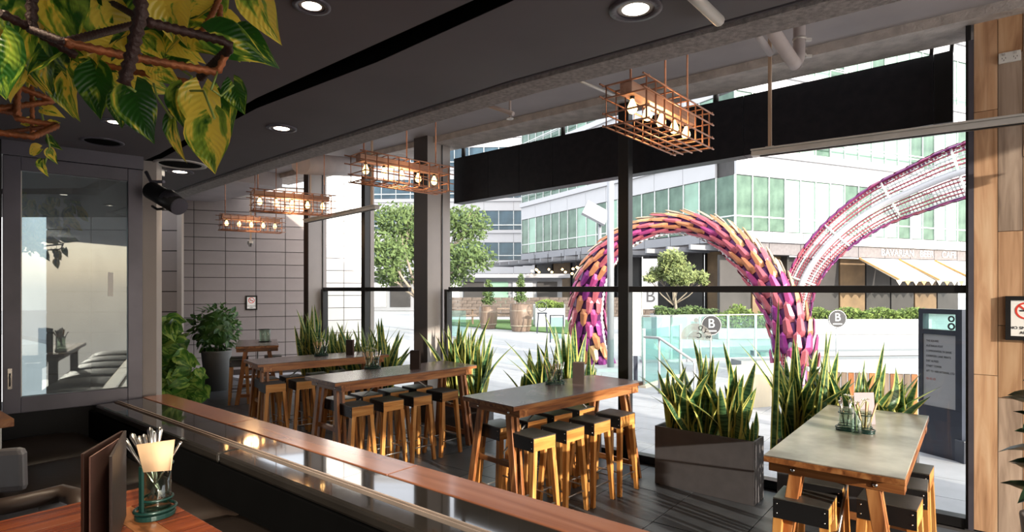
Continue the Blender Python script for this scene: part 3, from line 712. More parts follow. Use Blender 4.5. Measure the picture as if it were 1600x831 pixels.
def oval_leaf(n=5, fold=.3, droop=.35, heart=False):
    m = MB(); vs = []; uv = []
    for i in range(n*2+1):
        t = i/(n*2)
        ww = (sin(pi*min(1, t)**(.60))*.46) if heart else sin(pi*t**.85)*.26
        if heart and i == 0: ww = .12
        back = -.12*(1-t)**3 if heart else 0
        for q in (-1, -.5, 0, .5, 1):
            vs.append(Vector((q*ww, t+(back*abs(q)*2 if t < .3 else 0)-.0, fold*abs(q)*ww*.6-droop*t*t+.02*sin(9*t)*abs(q)))); uv.append(((q+1)/2, t))
    k = n*2
    fs = [(i*5+j, i*5+j+1, (i+1)*5+j+1, (i+1)*5+j) for i in range(k) for j in range(4)]
    m.add(vs, fs, uv, True); return m
HEART = [oval_leaf(5, .5, d, True).mesh('leaf', M['pothos']) for d in (.15, .4, .65)]
SHR = [oval_leaf(3, .4, d, True).mesh('leaf', M['shrub']) for d in (.2, .5)]
DRK = [oval_leaf(3, .4, d).mesh('leaf', M['dark_leaf']) for d in (.15, .4)]
def leaf_at(parent, me, p, axis, normal, L, name='leaf', wid=1.0):
    y = Vector(axis).normalized(); z = Vector(normal); z = (z-y*z.dot(y)).normalized(); x = y.cross(z)
    m = basis(Vector(p), x*L*wid, y*L, z*L, ); return inst(name, me, m, parent)
EOF_MARK = 0
# climbing shrub by the end post
def basis4(): pass
sh = thing('leafy_shrub', 'light green broad-leaved plant climbing beside the pale end post', 'plant', (-2.85, 4.75, 0))
MB().tube([(0,0,0),(.02,0,.5),(-.05,0,.95),(-.12,.02,1.25)], [.03,.025,.015,.008], 6).build('stem', M['bark'], sh)
for i in range(170):
    z = random.uniform(0, 1); y = 500+z*135
    hw = 10+34*min(1, z*1.6); cx = 262+z*14
    px = cx+random.uniform(-1, 1)*hw; d = 4.75+random.uniform(-.22, .12)
    p = at(px, y, d); ax = Vector((random.uniform(-1, 1), random.uniform(-.9, .1), random.uniform(-.9, .25)))
    leaf_at(sh, random.choice(SHR), p, ax, (random.uniform(-.4,.8), -1, random.uniform(.2, 1)), random.uniform(.08, .15))
# ball shaped bush in a tall pot
bp = Vector((-5.0, 9.75, 0))
bb = thing('potted_bush', 'round dark green bush in a tall grey pot by the block wall', 'plant', bp)
MB().lathe([(0,0),(.17,0),(.235,.64),(.235,.67),(.215,.67),(.205,.60),(0,.60)], n=24).build('pot', M['pot_grey'], bb)
MB().disc((0,0,.60), .205, 20, None, 0, .02).build('soil', M['soil'], bb)
MB().tube([(0,0,.6),(0,0,1.0)], .03, 6).build('trunk', M['bark'], bb)
for i in range(290):
    v = Vector((random.gauss(0,1), random.gauss(0,1), random.gauss(0,1))).normalized(); q = v*random.uniform(.30,.385)
    leaf_at(bb, random.choice(DRK), bp+Vector((q.x*.92, q.y*.9, 1.04+q.z*1.02)), v+Vector((random.uniform(-1,1),random.uniform(-1,1),random.uniform(-1,.6))), v+Vector((0,0,.5)), random.uniform(.09,.15))
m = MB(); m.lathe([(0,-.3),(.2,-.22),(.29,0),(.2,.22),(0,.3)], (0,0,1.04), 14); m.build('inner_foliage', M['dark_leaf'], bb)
# plant at the right edge
rp = thing('rubber_plant', 'dark broad-leaved plant at the right edge before the timber wall', 'plant', (3.13, 3.30, 0))
MB().lathe([(0,0),(.13,0),(.17,.38),(.15,.38),(.14,.33),(0,.33)], n=20).build('pot', M['planter'], rp)
MB().tube([(0,0,.3),(.02,0,.8),(-.02,0,1.2)], .014, 6).build('stem', M['bark'], rp)
M['rubber'] = mat('rubber_leaf', (.016, .040, .018), .3, bump=0)
RUB = [oval_leaf(3, .4, d).mesh('leaf', M['rubber']) for d in (.15, .4)]
for i in range(34):
    z = .50+i*.019; a = i*2.4; ax = Vector((cos(a), sin(a), random.uniform(-.1,.5)))
    leaf_at(rp, random.choice(RUB), (3.13, 3.30, z), ax, (0,-.35,1), random.uniform(.20,.28), wid=1.0)

# ================================================================ CHANDELIERS
def make_chandelier(label):
    r = thing('cage_pendant', label, 'pendant lamp', group='copper cage pendant lamps')
    hx, hy, hz = .42, .115, .105        # local x along
    z0 = 0
    MB().box(-.40, .40, -.035, .035, .045, .103).build('timber_beam', M['fixture_wood'], r, bevel=.003)
    xs = [-.40+.80*i/8 for i in range(9)]
    for x in xs:
        rad = .0055
        MB().tube([(x,-hy,-hz),(x,-hy,hz),(x,hy,hz),(x,hy,-hz),(x,-hy,-hz)], rad, 5, False).build('hoop', M['copper'], r)
    for z in (-hz, -.04, .04, hz):
        for s in (-1, 1): MB().tube([(-hx-.03*((z>0)+0), s*(hy+.008), z), (hx+.03, s*(hy+.008), z)], .005, 5).build('long_rod', M['copper'], r)
    for y in (-.06, 0, .06):
        MB().tube([(-hx, y, -hz-.008), (hx, y, -hz-.008)], .005, 5).build('long_rod', M['copper'], r)
    for s in (-1, 1):
        for z in (-hz, -.04, .04, hz):
            MB().tube([(s*.405, -hy-.02, z), (s*.405, hy+.02, z)], .005, 5).build('cross_rod', M['copper'], r)
    for i in range(5):
        x = -.332+.166*i
        MB().lathe([(.012,.055),(.013,.03),(.009,.03)], (x,0,0), 10).build('socket', M['black_steel'], r)
        b = MB().lathe([(.008,.032),(.012,.02),(.024,-.008),(.026,-.022),(.018,-.04),(0,-.048)], (x,0,0), 12).build('bulb', M['bulb'], r)
    for x in (-.35, .05, .35):
        MB().tube([(x, 0, .115), (x, 0, ZC-2.66)], .006, 5).build('hanger_rod', M['copper'], r)
    l = bpy.data.lights.new('pendant_glow', 'POINT'); l.energy = 9; l.color = (1, .62, .30); l.shadow_soft_size = .1
    lo = bpy.data.objects.new('pendant_glow', l); col.objects.link(lo); lo.parent = r; lo.location = (0,0,-.005)
    return r
ZP = 2.655
chs = [((.839,3.237), (.432,.506), 'copper cage pendant lamp nearest the viewer, in front of the black fascia sign'),
       ((-.916,4.78), (.513,.498), 'copper cage pendant lamp hanging beside the grey column'),
       ((-2.436,6.38), (.71,.45), 'copper cage pendant lamp third from the right, over the end of a pale heater'),
       ((-3.81,8.42), (.62,.5), 'farthest copper cage pendant lamp, before the block wall')]
c0 = None
for (x, y), u, lb in chs:
    if c0 is None:
        c0 = make_chandelier(lb); c0.location = (x,y,ZP); c0.rotation_euler.z = ang(u); WM[c0] = Matrix.Translation((x,y,ZP))@Matrix.Rotation(ang(u),4,'Z')
    else: copy_tree(c0, (x,y,ZP), ang(u), lb)

# strip heaters on timber hangers
def heater(a, b, hang, label, top=ZC):
    a, b = Vector(a), Vector(b); r = thing('strip_heater', label, 'heater', a, ang(b-a), 'pale strip heaters under the high ceiling')
    L = (b-a).length
    MB().box(0, L, -.055, .055, -.012, .0).build('reflector_plate', M['heater'], r, bevel=.002)
    MB().box(0, L, -.035, .035, -.05, -.0125).build('heating_body', M['heater'], r, bevel=.004)
    MB().box(.06, L-.06, -.012, .012, -.058, -.0505).build('element', M['black_steel'], r)
    for h in hang:
        MB().box(h-.012, h+.012, -.012, .012, .0, top-a.z).build('hanger', M['rawtimber'], r)
        MB().box(h-.03, h+.03, -.02, .02, .0005, .012).build('bracket', M['heater'], r)
    return r
hz = 2.785
heater((1.875,4.5,hz), (4.1,2.95,hz), [.13,1.9], 'long pale strip heater crossing in front of the black fascia at the right')
heater((-3.2,8.95,hz), (-1.73,7.40,hz), [.15,2.0], 'pale strip heater hanging left of the grey column')
heater((-4.95,10.9,2.56), (-4.60,10.15,2.56), [.1,.7], 'far pale strip heater seen end-on against the block wall')

# ================================================================ CEILING SERVICES
def downlight(x, y, rad, label, tiltv=0, lit=True, z=ZL, e=14):
    r = thing('downlight', label, 'downlight', (x,y,z), 0, 'recessed downlights in the dark soffit')
    MB().lathe([(rad,0),(rad,-.006),(rad*.72,-.007),(rad*.70,.01),(rad*.70,.0)], n=24).build('trim_ring', M['dark_frame'], r)
    MB().lathe([(rad*.70,-.001),(rad*.52,-.004),(rad*.50,-.002)], n=24).build('inner_ring', M['heater'], r)
    MB().disc((0,0,-.003), rad*.5, 20, None, 0, .002).build('lens', M['down' if lit else 'slot'], r)
    if lit:
        l = bpy.data.lights.new('downlight_beam', 'SPOT'); l.energy = e; l.color = (1,.80,.58); l.spot_size = R(80); l.spot_blend = .6; l.shadow_soft_size = .03
        o = bpy.data.objects.new('downlight_beam', l); col.objects.link(o); o.parent = r; o.location = (0,0,-.02)
    return r
for px, py, rad, lb in ((487,8,.052,'bright downlight at the top edge, between the pothos and the black ceiling slot'), (993,13,.075,'large gimbal downlight at the top above the nearest pendant lamp'),
                        (440,200,.072,'warm downlight left of the near beam, above the pendant lamps'), (281,268,.085,'small warm downlight above the black spotlight'),
                        (180,190,.06,'downlight half hidden among the hanging leaves'), (122,236,.062,'downlight above the left glass panel')):
    p = gp(px, py, ZL) if False else Vector(((px-800)/F*((ZL-CAM_H)*F/(452-py)), (ZL-CAM_H)*F/(452-py), 0))
    downlight(p.x, p.y, rad, lb)
def cpt(px, py, z=ZL): d = (z-CAM_H)*F/(452-py); return Vector(((px-800)/F*d, d, z))
for x_, y_, lb in ((-1.17,1.77,'downlight shining between the pothos leaves at the top left'), (-.95,.75,'added unseen downlight above the viewpoint, brightening the pothos')): downlight(x_, y_, .055, lb, e=38)  # the last one is an added, unseen lamp that brightens the pothos
p = cpt(282,256); 
r = thing('ceiling_speaker', 'unlit round ceiling ring above the black spotlight', 'speaker', p); MB().lathe([(.15,0),(.15,-.008),(.125,-.008),(.12,.0)], n=28).build('ring', M['heater'], r); MB().disc((0,0,-.004),.12,28,None,0,.003).build('grille', M['slot'], r)
p = cpt(160,221); r = thing('ceiling_speaker', 'unlit dark round ceiling ring right of the hanging leaves', 'speaker', p); MB().lathe([(.10,0),(.10,-.006),(.085,-.006),(.08,0)], n=24).build('ring', M['dark_frame'], r); MB().disc((0,0,-.003),.08,24,None,0,.002).build('grille', M['slot'], r)
p = cpt(243,264); single('ceiling_sensor', MB().box(p.x-.045,p.x+.045,p.y-.03,p.y+.03,ZL-.045,ZL), M['plastic'], 'small white box on the ceiling beside the round ring', 'sensor', bevel=.004)
# conduit on the low soffit
a, b = cpt(1075,-14,2.47), cpt(1124,33,2.47)
single('conduit', MB().tube([a-(b-a)*.6, b], .016, 10), M['heater'], 'pale conduit running over the soffit at the top right of centre', 'pipe')
a, b = at(925,128,3.9), at(790,70,3.2)
# pipes beyond the downstand
r = thing('drain_pipe', 'thick grey drain pipe bending down below the ceiling at the right', 'pipe', at(1240,100,3.95))
MB().tube([at(1170,-30,3.3), at(1207,48,3.6), at(1236,92,3.9), at(1243,101,3.95)], .042, 14).build('sloping_pipe', M['pipe'], r, True)
MB().tube([at(1243,101,3.95), at(1248,90,4.05), at(1249,60,4.1), at(1249,30,4.1), (at(1249,30,4.1).x, 4.1, ZC)], .040, 14).build('upright_pipe', M['pipe'], r, True)
for y in (62, 88): MB().tube([at(1249,y-2,4.1), at(1249,y+2,4.1)], .047, 14).build('clamp', M['heater'], r, True); MB().box(-.012,.03,-.01,.01,-.01,.01, Matrix.Translation(at(1261,y,4.08))).build('clamp_ear', M['heater'], r, True)
r = thing('vent_pipe', 'thin grey pipe stub left of the thick drain pipe', 'pipe', at(1190,70,4.2))
MB().tube([at(1180,50,4.0), at(1186,58,4.1), at(1204,84,4.3)], .024, 12).build('pipe_run', M['pipe'], r, True)
r = thing('sprinkler_pipe', 'thin grey sprinkler pipe under the high ceiling left of the nearest pendant', 'pipe', at(800,182,4.4))
MB().tube([at(748,160,4.9), at(802,178,4.7)], .018, 8).build('pipe_run', M['pipe'], r, True)
MB().tube([(at(797,172,4.75).x,4.75,ZC), at(797,186,4.75)], .010, 8).build('sprinkler_head', M['pipe'], r, True)
MB().disc(at(797,186,4.75), .03, 12, None, 0, .006).build('deflector', M['heater'], r, True)
a, b = at(925,122,4.3), at(965,148,4.6)
single('ceiling_conduit', MB().tube([at(900,124,4.5), at(962,150,4.9)], .012, 6), M['heater'], 'short pale conduit meeting the nearest pendant lamp', 'pipe')
single('ceiling_duct', MB().tube([at(470,255,6.9), at(562,262,8.3)], .13, 16), M['pipe'], 'round grey duct under the high ceiling behind the second pendant', 'duct')
single('wall_pipe', MB().tube([at(312,297,10.2), at(400,309,11.0), at(470,316,11.3)], .03, 8), M['heater'], 'pale horizontal pipe high on the block wall', 'pipe')

# black fascia sign hung outside
fa = [at(709,318,7.7), at(1459,194,4.56), at(1489,190,4.46)]; fb = [at(709,248,7.7), at(1459,85,4.56), at(1489,78,4.46)]
r = thing('fascia_sign', 'long blank black fascia sign hanging outside above the windows', 'sign', fa[0])
dv = -N*.16
def slab(m, p0, p1, q0, q1): return m.hexa([p0, p1, p1+dv, p0+dv, q0, q1, q1+dv, q0+dv])
cut = [0, .115, .21, .305, .72, 1.0]
for a, b in zip(cut, cut[1:]):
    P = lambda t: fa[0].lerp(fa[1], t); Q = lambda t: fb[0].lerp(fb[1], t); e = .0006
    slab(MB(), P(a+e), P(b-e), Q(a+e), Q(b-e)).build('fascia_panel', M['sign_black'], r, True)
slab(MB(), fa[1]+U*0, fa[2], fb[1], fb[2]).build('end_panel', M['black'], r, True)
for px, y0 in ((719,247), (875,212), (1115,160)):
    t = (px-709)/(1459-709); P0 = fb[0].lerp(fb[1], max(0,min(1,t*1.35/(1+.35*t) if False else t*fa[1].y/(fa[0].y+(fa[1].y-fa[0].y)*t)*1.0 ))) 
    # same bearing, on the sign's top edge
    k = (px-800)/F; s = (k*fb[0].y-fb[0].x)/((fb[1].x-fb[0].x)-k*(fb[1].y-fb[0].y)); P0 = fb[0].lerp(fb[1], s)+dv*.4
    MB().tube([P0, (P0.x, P0.y, 3.70)], .028, 10).build('hanging_post', M['black_steel'], r, True)
for px in (1454, 1486):
    k = (px-800)/F; s = (k*fb[0].y-fb[0].x)/((fb[2].x-fb[0].x)-k*(fb[2].y-fb[0].y)); P0 = fb[0].lerp(fb[2], s)+dv*.4
    MB().tube([P0, P0+Vector((.01,0,.12)), P0+Vector((-.0,-.0,.3))], .014, 8).build('hanging_hook', M['black_steel'], r, True)

# ================================================================ LEFT PANEL, SPOTLIGHT, WALL THINGS
A0 = Vector((-2.733,3.09,0)); A1 = Vector((-2.248,3.50,0)); AU = (A1-A0).normalized(); AL = (A1-A0).length
z0, z1 = 1.03, 2.42
wi = thing('window_3', 'tall charcoal steel framed glass panel at the left', None, A0, ang(AU), None, 'structure')
fw = .075
MB().box(-.30, -.004, -.03, .03, z0-.6, ZL).build('side_post', M['black'], wi, bevel=.003)
MB().box(0, fw, -.025, .03, z0, z1).build('frame_stile', M['dark_frame'], wi, bevel=.003)
MB().box(AL-fw, AL, -.025, .03, z0, z1).build('frame_stile', M['dark_frame'], wi, bevel=.003)
MB().box(fw, AL-fw, -.025, .03, z0, z0+.085).build('frame_rail', M['dark_frame'], wi, bevel=.003)
MB().box(fw, AL-fw, -.025, .03, z1-.075, z1).build('frame_rail', M['dark_frame'], wi, bevel=.003)
MB().box(-.004, AL+.004, -.032, .05, z1+.002, ZL).build('head_trim', M['dark_frame'], wi)
MB().box(fw, AL-fw, .000, .006, z0+.085, z1-.075).build('glass_pane', M['dusty_glass'], wi)
MB().box(fw, fw+.004, -.006, -.001, z0+.085, z1-.075).build('bead', M['heater'], wi)
lt = MB().box(-.009, .009, -.032, -.0255, -.055, .055).build('bolt_plate', M['steel'], wi); lt.location = (.03, 0, 1.22)
MB().tube([(0,-.036,-.04),(0,-.036,.03)], .004, 6).build('bolt_rod', M['black_steel'], lt)
MB().box(AL-.17, AL-.145, -.003, -.0005, 1.66, 1.80).build('sticker', M['plastic'], wi)
# black structural sill beneath
single('panel_base', MB().prism([A0-AU*.4, A1+AU*.03, A1+AU*.03+Vector((-.02,.05,0)), A0-AU*.4+Vector((-.02,.05,0))], .4, 1.028), M['black'], 'black base wall under the left glass panel', 'panel')
# spotlight
sp = thing('spotlight', 'black cylindrical spotlight clamped to the pale end post', 'spotlight', at(236,300,3.45))
MB().tube([at(236,297,3.40), at(279,322,3.32)], [.052,.052], 16).build('housing', M['black_steel'], sp, True)
MB().tube([at(262,309,3.355), at(281,324,3.318)], [.054,.05], 16).build('snoot', M['dark_frame'], sp, True)
MB().tube([at(228,268,3.45), at(236,284,3.44), at(256,284,3.40)], .010, 6).build('bracket_arm', M['dark_frame'], sp, True)
MB().tube([at(238,322,3.42), at(246,327,3.40), at(256,326,3.40)], .008, 6).build('yoke', M['black_steel'], sp, True)
# no smoking signs
def no_smoke(p, right, up, w, h, label, big=True):
    right = Vector(right).normalized(); up = Vector(up); nrm = right.cross(up).normalized()
    B = basis(Vector(p), right, up, nrm)
    r = thing('no_smoking_sign', label, 'sign', p, 0, None)
    def bx(x0,x1,y0,y1,z0,z1,name,m): MB().box(x0,x1,y0,y1,z0,z1,B).build(name, m, r, True)
    bx(-w/2,w/2,-h/2,h/2,0,.008,'backing',M['black_steel'])
    f = .045*w/.2*.5+.004
    for s in (-1,1): bx(s*w/2-(f if s>0 else 0), s*w/2+(f if s<0 else 0), -h/2, h/2, .008, .016, 'frame_bar', M['black_steel']); bx(-w/2+f,w/2-f, s*h/2-(f if s>0 else 0), s*h/2+(f if s<0 else 0), .008, .016, 'frame_bar', M['black_steel'])
    bx(-w/2+f,w/2-f,-h/2+f,h/2-f,.008,.010,'sheet',M['white'])
    c = B@Vector((0,h*.17,.0101)); rr = w*.27
    MB().lathe([(rr,0),(rr,.001),(rr*.8,.001),(rr*.8,0)], c, 28, B.to_3x3().to_4x4(), False).build('red_ring', M['red'], r, True)
    Bc = Matrix.Translation(c)@B.to_3x3().to_4x4()
    MB().box(-rr*.6,rr*.6,-rr*.09,rr*.09,.0002,.0007,Bc).build('cigarette', M['ink'], r, True)
    MB().box(-rr*.9,rr*.9,-rr*.09,rr*.09,.001,.0016,Bc@Matrix.Rotation(-pi/4,4,'Z')).build('red_bar', M['red'], r, True)
    text('NO SMOKING', w*.125, B@Matrix.Translation((0,-h*.22,.0101)), M['ink'], r)
    text('AREA', w*.125, B@Matrix.Translation((0,-h*.33,.0101)), M['ink'], r)
    return r
pw = wp(-.505, .03, 1.7-(497-452)/900*3.80)
k = (1598-800)/F
tq = wt(1603); no_smoke(Vector((wp(tq,.029).x, wp(tq,.029).y, 1.7-(497-452)/900*wp(tq).y)), -U, (0,0,1), .215, .30, 'framed no smoking sign on the reclaimed timber wall')
# on the block wall
d_ = 0
kx = (393-800)/F; s_ = (kx*BW0.y-BW0.x)/(BU.x-kx*BU.y); pb = BW0+BU*s_
no_smoke(Vector((pb.x, pb.y, 1.7-(473-452)/900*pb.y))+BN*.016, BU, (0,0,1), .215, .29, 'framed no smoking sign on the grey block wall', False)
# power point
kx = (1577-800)/F; t_ = (W0.x-kx*W0.y)/(kx*U.y-U.x); q = wp(t_, .030, 0); q.z = 1.7+(452-90)/F*q.y
Bq = basis(q, -U, Vector((0,0,1)), N)
r = thing('power_outlet', 'white double power outlet high on the timber wall', 'socket', q)
MB().box(-.058,.058,-.035,.035,0,.022,Bq).build('box_body', M['plastic'], r, True, .003)
for s in (-1,1):
    MB().box(s*.030-.007,s*.030+.007,.012,.028,.022,.027,Bq).build('switch', M['heater'], r, True)
    m = MB()
    for ax_, ay in ((-.009,-.004),(.009,-.004),(0,-.018)): m.box(s*.03+ax_-.0015,s*.03+ax_+.0015,ay-.005,ay+.005,.022,.0226,Bq)
    m.build('socket_slots', M['ink'], r, True)

# ================================================================ COUNTER, BANQUETTE, LOUNGE
BC = Matrix.Identity(4); uL = Vector((.776,-.63,0)).normalized()
ZT = 1.05
def cl(s, n, z): q = Vector((-.346,2.12,0))+uL*s+Vector((-.63,-.776,0)).normalized()*n; q.z = z; return q
ct = thing('counter', 'long counter of red timber cap and polished black stone dividing the room', 'counter', cl(0,0,0))
MB().prism([cl(-2.28,.02,0), cl(3.2,.02,0), cl(3.2,.30,0), cl(-2.28,.30,0)], 0, ZT-.03).build('counter_base', M['dark_interior'], ct, True)
cs = [-2.30,-1.45,-.62,.20,1.02,1.85,3.2]
cc = [-2.05,-1.15,.02,.95,1.9,3.2]
cs = [-2.30,-1.2,-.0,1.2,3.2]
capm = []
for a, b in zip(cs, cs[1:]):
    m = MB().prism([cl(a+.0015,0,0), cl(b-.0015,0,0), cl(b-.0015,.142,0), cl(a+.0015,.142,0)], ZT-.03, ZT+.004)
    Wc = Matrix.Translation(cl(a,0,0))@Matrix.Rotation(ang(uL),4,'Z')
    o = MB().box(.0015, b-a-.0015, -.142, 0, ZT-.03, ZT+.004).mesh('timber_cap', M['cap'])
    o2 = inst('timber_cap', o, Wc, ct); bv = o2.modifiers.new('bevel','BEVEL'); bv.width = .003; bv.segments = 2; bv.limit_method='ANGLE'
for a, b in zip([-2.28,-1.35,-.1,1.3], [-1.35,-.1,1.3,3.2]):
    MB().prism([cl(a+.001,.143,0), cl(b-.001,.143,0), cl(b-.001,.272,0), cl(a+.001,.272,0)], ZT-.03, ZT).build('stone_slab', M['stone'], ct, True)
MB().prism([cl(-2.28,.2725,0), cl(3.2,.2725,0), cl(3.2,.279,0), cl(-2.28,.279,0)], ZT-.03, ZT+.006).build('metal_strip', M['brass'], ct, True)
MB().prism([cl(-2.28,.286,0), cl(3.2,.286,0), cl(3.2,.290,0), cl(-2.28,.290,0)], ZT-.03, ZT+.003).build('metal_strip', M['brass'], ct, True)
for a, b in zip([-2.28,-.75,.6], [-.75,.6,3.2]):
    MB().prism([cl(a+.001,.292,0), cl(b-.001,.292,0), cl(b-.001,.385,0), cl(a+.001,.385,0)], ZT-.045, ZT-.002).build('inner_nosing', M['stone'], ct, True, .012)
bq = thing('banquette', 'dark brown leather banquette seat along the counter', 'bench', cl(0,.6,.4))
MB().prism([cl(-2.6,.30,0), cl(3,.30,0), cl(3,.385,0), cl(-2.6,.385,0)], .41, ZT-.05).build('backrest', M['slot'], bq, True)  # near-black colour carries the shade under the ledge
MB().prism([cl(-2.6,.386,0), cl(3,.386,0), cl(3,.95,0), cl(-2.6,.95,0)], .401, .74).build('bench_base', M['black'], bq, True)
def cushion(mtx, lx, ly, h, parent, m, name='seat_cushion', puff=.03, nx=12, ny=10):
    mb = MB(); vs = []; fs = []
    for top in (1, 0):
        for i in range(nx+1):
            for j in range(ny+1):
                u, v = i/nx, j/ny; e = (1-abs(2*u-1)**6)*(1-abs(2*v-1)**6); g = (1-(2*u-1)**2)*(1-(2*v-1)**2)
                z = (h-.03+.03*e**.5+puff*g) if top else 0
                vs.append(mtx@Vector((u*lx, v*ly, z)))
    A = (nx+1)*(ny+1); I = lambda i, j: i*(ny+1)+j
    for i in range(nx):
        for j in range(ny): fs.append((I(i,j),I(i+1,j),I(i+1,j+1),I(i,j+1))); fs.append((A+I(i,j),A+I(i,j+1),A+I(i+1,j+1),A+I(i+1,j)))
    for i in range(nx): fs.append((I(i,0),A+I(i,0),A+I(i+1,0),I(i+1,0))); fs.append((I(i,ny),I(i+1,ny),A+I(i+1,ny),A+I(i,ny)))
    for j in range(ny): fs.append((I(0,j),I(0,j+1),A+I(0,j+1),A+I(0,j))); fs.append((I(nx,j),A+I(nx,j),A+I(nx,j+1),I(nx,j+1)))
    mb.add(vs, fs, smooth=True); return mb.build(name, m, parent, True)
for i in range(8):
    s = -2.52+.655*i
    Mq = basis(cl(s,.95,.742), uL, Vector((.63,.776,0)).normalized(), Vector((0,0,1)))
    cushion(Mq, .645, .56, .14, bq, M['leather'])
# foreground dining table (raised floor)
Fc = Vector((-1.045,1.636,0)); zt = 1.14
Bf = basis(Fc, -N*-1, U, Vector((0,0,1)))   # x towards the viewer (inwards), y along U to the left
Fw = Matrix.Translation(Fc)@Matrix.Rotation(math.atan2(N.y, N.x), 4, 'Z')      # x along N
ft = thing('dining_table', 'red hardwood table in the left foreground with an inlaid band', 'table', Fc, math.atan2(N.y, N.x))
WM[ft] = Fw
LX, LY = .85, 1.25      # x along N, y = -U direction
ysg = 1
# local y of this frame points along: rotate N by 90 deg
yd = Vector((-N.y, N.x, 0)); ysg = 1 if yd.dot(-U) > 0 else -1
def fb_(x0,x1,y0,y1,z0_,z1_): return MB().box(x0,x1,min(ysg*y0,ysg*y1),max(ysg*y0,ysg*y1),z0_,z1_)
for i in range(9):
    y0 = i*LY/9
    if i == 0: segs = [(0, LX)]
    else: segs = [(0,.075),(.129,LX)]
    for a, b in ([(0,LX)] if i == 0 else segs):
        fb_(a+.0008, b-.0008, y0+.0008, y0+LY/9-.0008, zt-.03, zt).build('plank', M['redwoodX'], ft, bevel=.0015)
fb_(.0758,.1282, LY/9+.0008, LY, zt-.03, zt-.0005).build('inlay_band', M['jarrahY'], ft)
fb_(.05,.80,.06,LY-.06, zt-.07, zt-.031).build('under_frame', M['jarrahX'], ft)
for x in (.09,.76):
    for y in (.1, LY-.1): fb_(x-.03,x+.03,y-.03,y+.03,.401,zt-.07).build('leg', M['jarrahZ'], ft)
# other table at the far left
c = Vector((-2.16,2.50,0)); t2 = thing('corner_table', 'red hardwood table corner at the left edge under the glass panel', 'table', c, ang(-U))
MB().box(-.7,0,-.75,.0,zt-.035,zt).build('tabletop', M['jarrahX'], t2, bevel=.003)
MB().box(-.62,-.55,-.12,-.05,.401,zt-.036).build('leg', M['heater'], t2)
MB().box(-.06,-.01,-.10,-.04,.401,zt-.036).build('leg', M['heater'], t2)
# grey leather chair with arm
chx = thing('tub_chair', 'grey leather tub chair with taupe arm beyond the foreground table', 'chair', (-1.74,1.80,.4))
def sweep_pad(pts, hgt, th, name, m):
    mb = MB(); n = len(pts)
    for i in range(n-1):
        a, b = Vector(pts[i]), Vector(pts[i+1]); mb.beam(a, b, th, hgt)
    return mb.build(name, m, chx, True, .012)
MB().hexa([at(-60,775,1.95), at(38,768,1.90), at(45,765,2.02), at(-60,775,2.07), at(-60,708,1.95), at(36,700,1.90), at(43,697,2.02), at(-60,705,2.07)]).build('backrest', M['grey_leather'], chx, True, .02)
arm = [at(-60,802,1.62), at(10,790,1.66), at(60,779,1.70), at(96,770,1.76), at(118,776,1.72), at(128,800,1.60)]
MB().tube(arm, [.024,.024,.024,.026,.026,.024], 10).build('arm_roll', M['tan_leather'], chx, True)
m = MB()
for a, b in zip(arm[:4], arm[1:4]): m.hexa([a+Vector((0,.0,-.22)), b+Vector((0,0,-.22)), b+Vector((0,.03,-.22)), a+Vector((0,.03,-.22)), a, b, b+Vector((0,.03,0)), a+Vector((0,.03,0))])
m.build('arm_panel', M['grey_leather'], chx, True)
MB().box(-2.15,-1.45,1.55,1.95,.78,.9).build('seat', M['grey_leather'], chx, True, .02)
for x in (-2.1,-1.5):
    for y in (1.6,1.9): MB().box(x-.02,x+.02,y-.02,y+.02,.401,.78).build('leg', M['black'], chx, True)
# open menu standing on the foreground table
mr = thing('open_menu', 'dark bound menu standing open in the left foreground', 'menu', at(152,840,1.24))
zb_, ztp = zt+.001, 1.352
def wpt(px, d, z): return Vector(((px-800)/F*d, d, z))
def sheet(m, a, b, za, zb, t): 
    d = (Vector(b)-Vector(a)).normalized(); n_ = Vector((-d.y, d.x, 0))*t
    A, B_ = Vector(a), Vector(b); return m.hexa([(A.x,A.y,za),(B_.x,B_.y,za),(B_.x+n_.x,B_.y+n_.y,za),(A.x+n_.x,A.y+n_.y,za),(A.x,A.y,zb),(B_.x,B_.y,zb),(B_.x+n_.x,B_.y+n_.y,zb),(A.x+n_.x,A.y+n_.y,zb)])
pA, pB, pC = wpt(131,1.22,0), wpt(193,1.42,0), wpt(170,1.20,0)
sheet(MB(), pA, pB, zb_, ztp, .006).build('rear_cover', M['menu_brown'], mr, True, .001)
sheet(MB(), wpt(139,1.222,0), wpt(190,1.395,0), zb_+.004, ztp-.008, -.003).build('page', M['page'], mr, True)
sheet(MB(), pC, pB, zb_, ztp, -.006).build('front_cover', M['menu'], mr, True, .001)
# foreground caddy: oval tray, jar, cutlery and a kraft napkin
fcp = gp(243, 806, zt); fa_ = math.atan2(N.y, N.x)
cr = thing('caddy', 'dark green enamel caddy in the left foreground holding a jar of cutlery', 'caddy', fcp+Vector((0,0,.0005)), fa_+.2, 'condiment caddies')
pts = []
for k in range(28):
    t = 2*pi*k/28; pts.append((.046*cos(t), .040*sin(t)))
MB().prism(pts, 0, .012).build('tray', M['green_metal'], cr, bevel=.002)
MB().tube([(x, y, .02) for x, y in pts+pts[:1]], .004, 6, False).build('tray_rim', M['green_metal'], cr)
for z in (.045, .128): MB().tube([(.034*cos(2*pi*k/20)-.004, .034*sin(2*pi*k/20), z) for k in range(21)], .003, 6, False).build('holder_ring', M['green_metal'], cr)
MB().box(.031,.037,-.006,.006,.012,.130).build('holder_post', M['green_metal'], cr)
jc = WM[cr]@Vector((-.004,0,.0125))
single('glass_jar', MB().lathe([(0,0),(.029,0),(.0305,.004),(.0305,.118),(.0285,.118),(.0285,.005),(0,.005)], jc, 24), M['jar'], 'clear glass jar in the foreground caddy holding cutlery and a napkin', 'jar', base=jc)
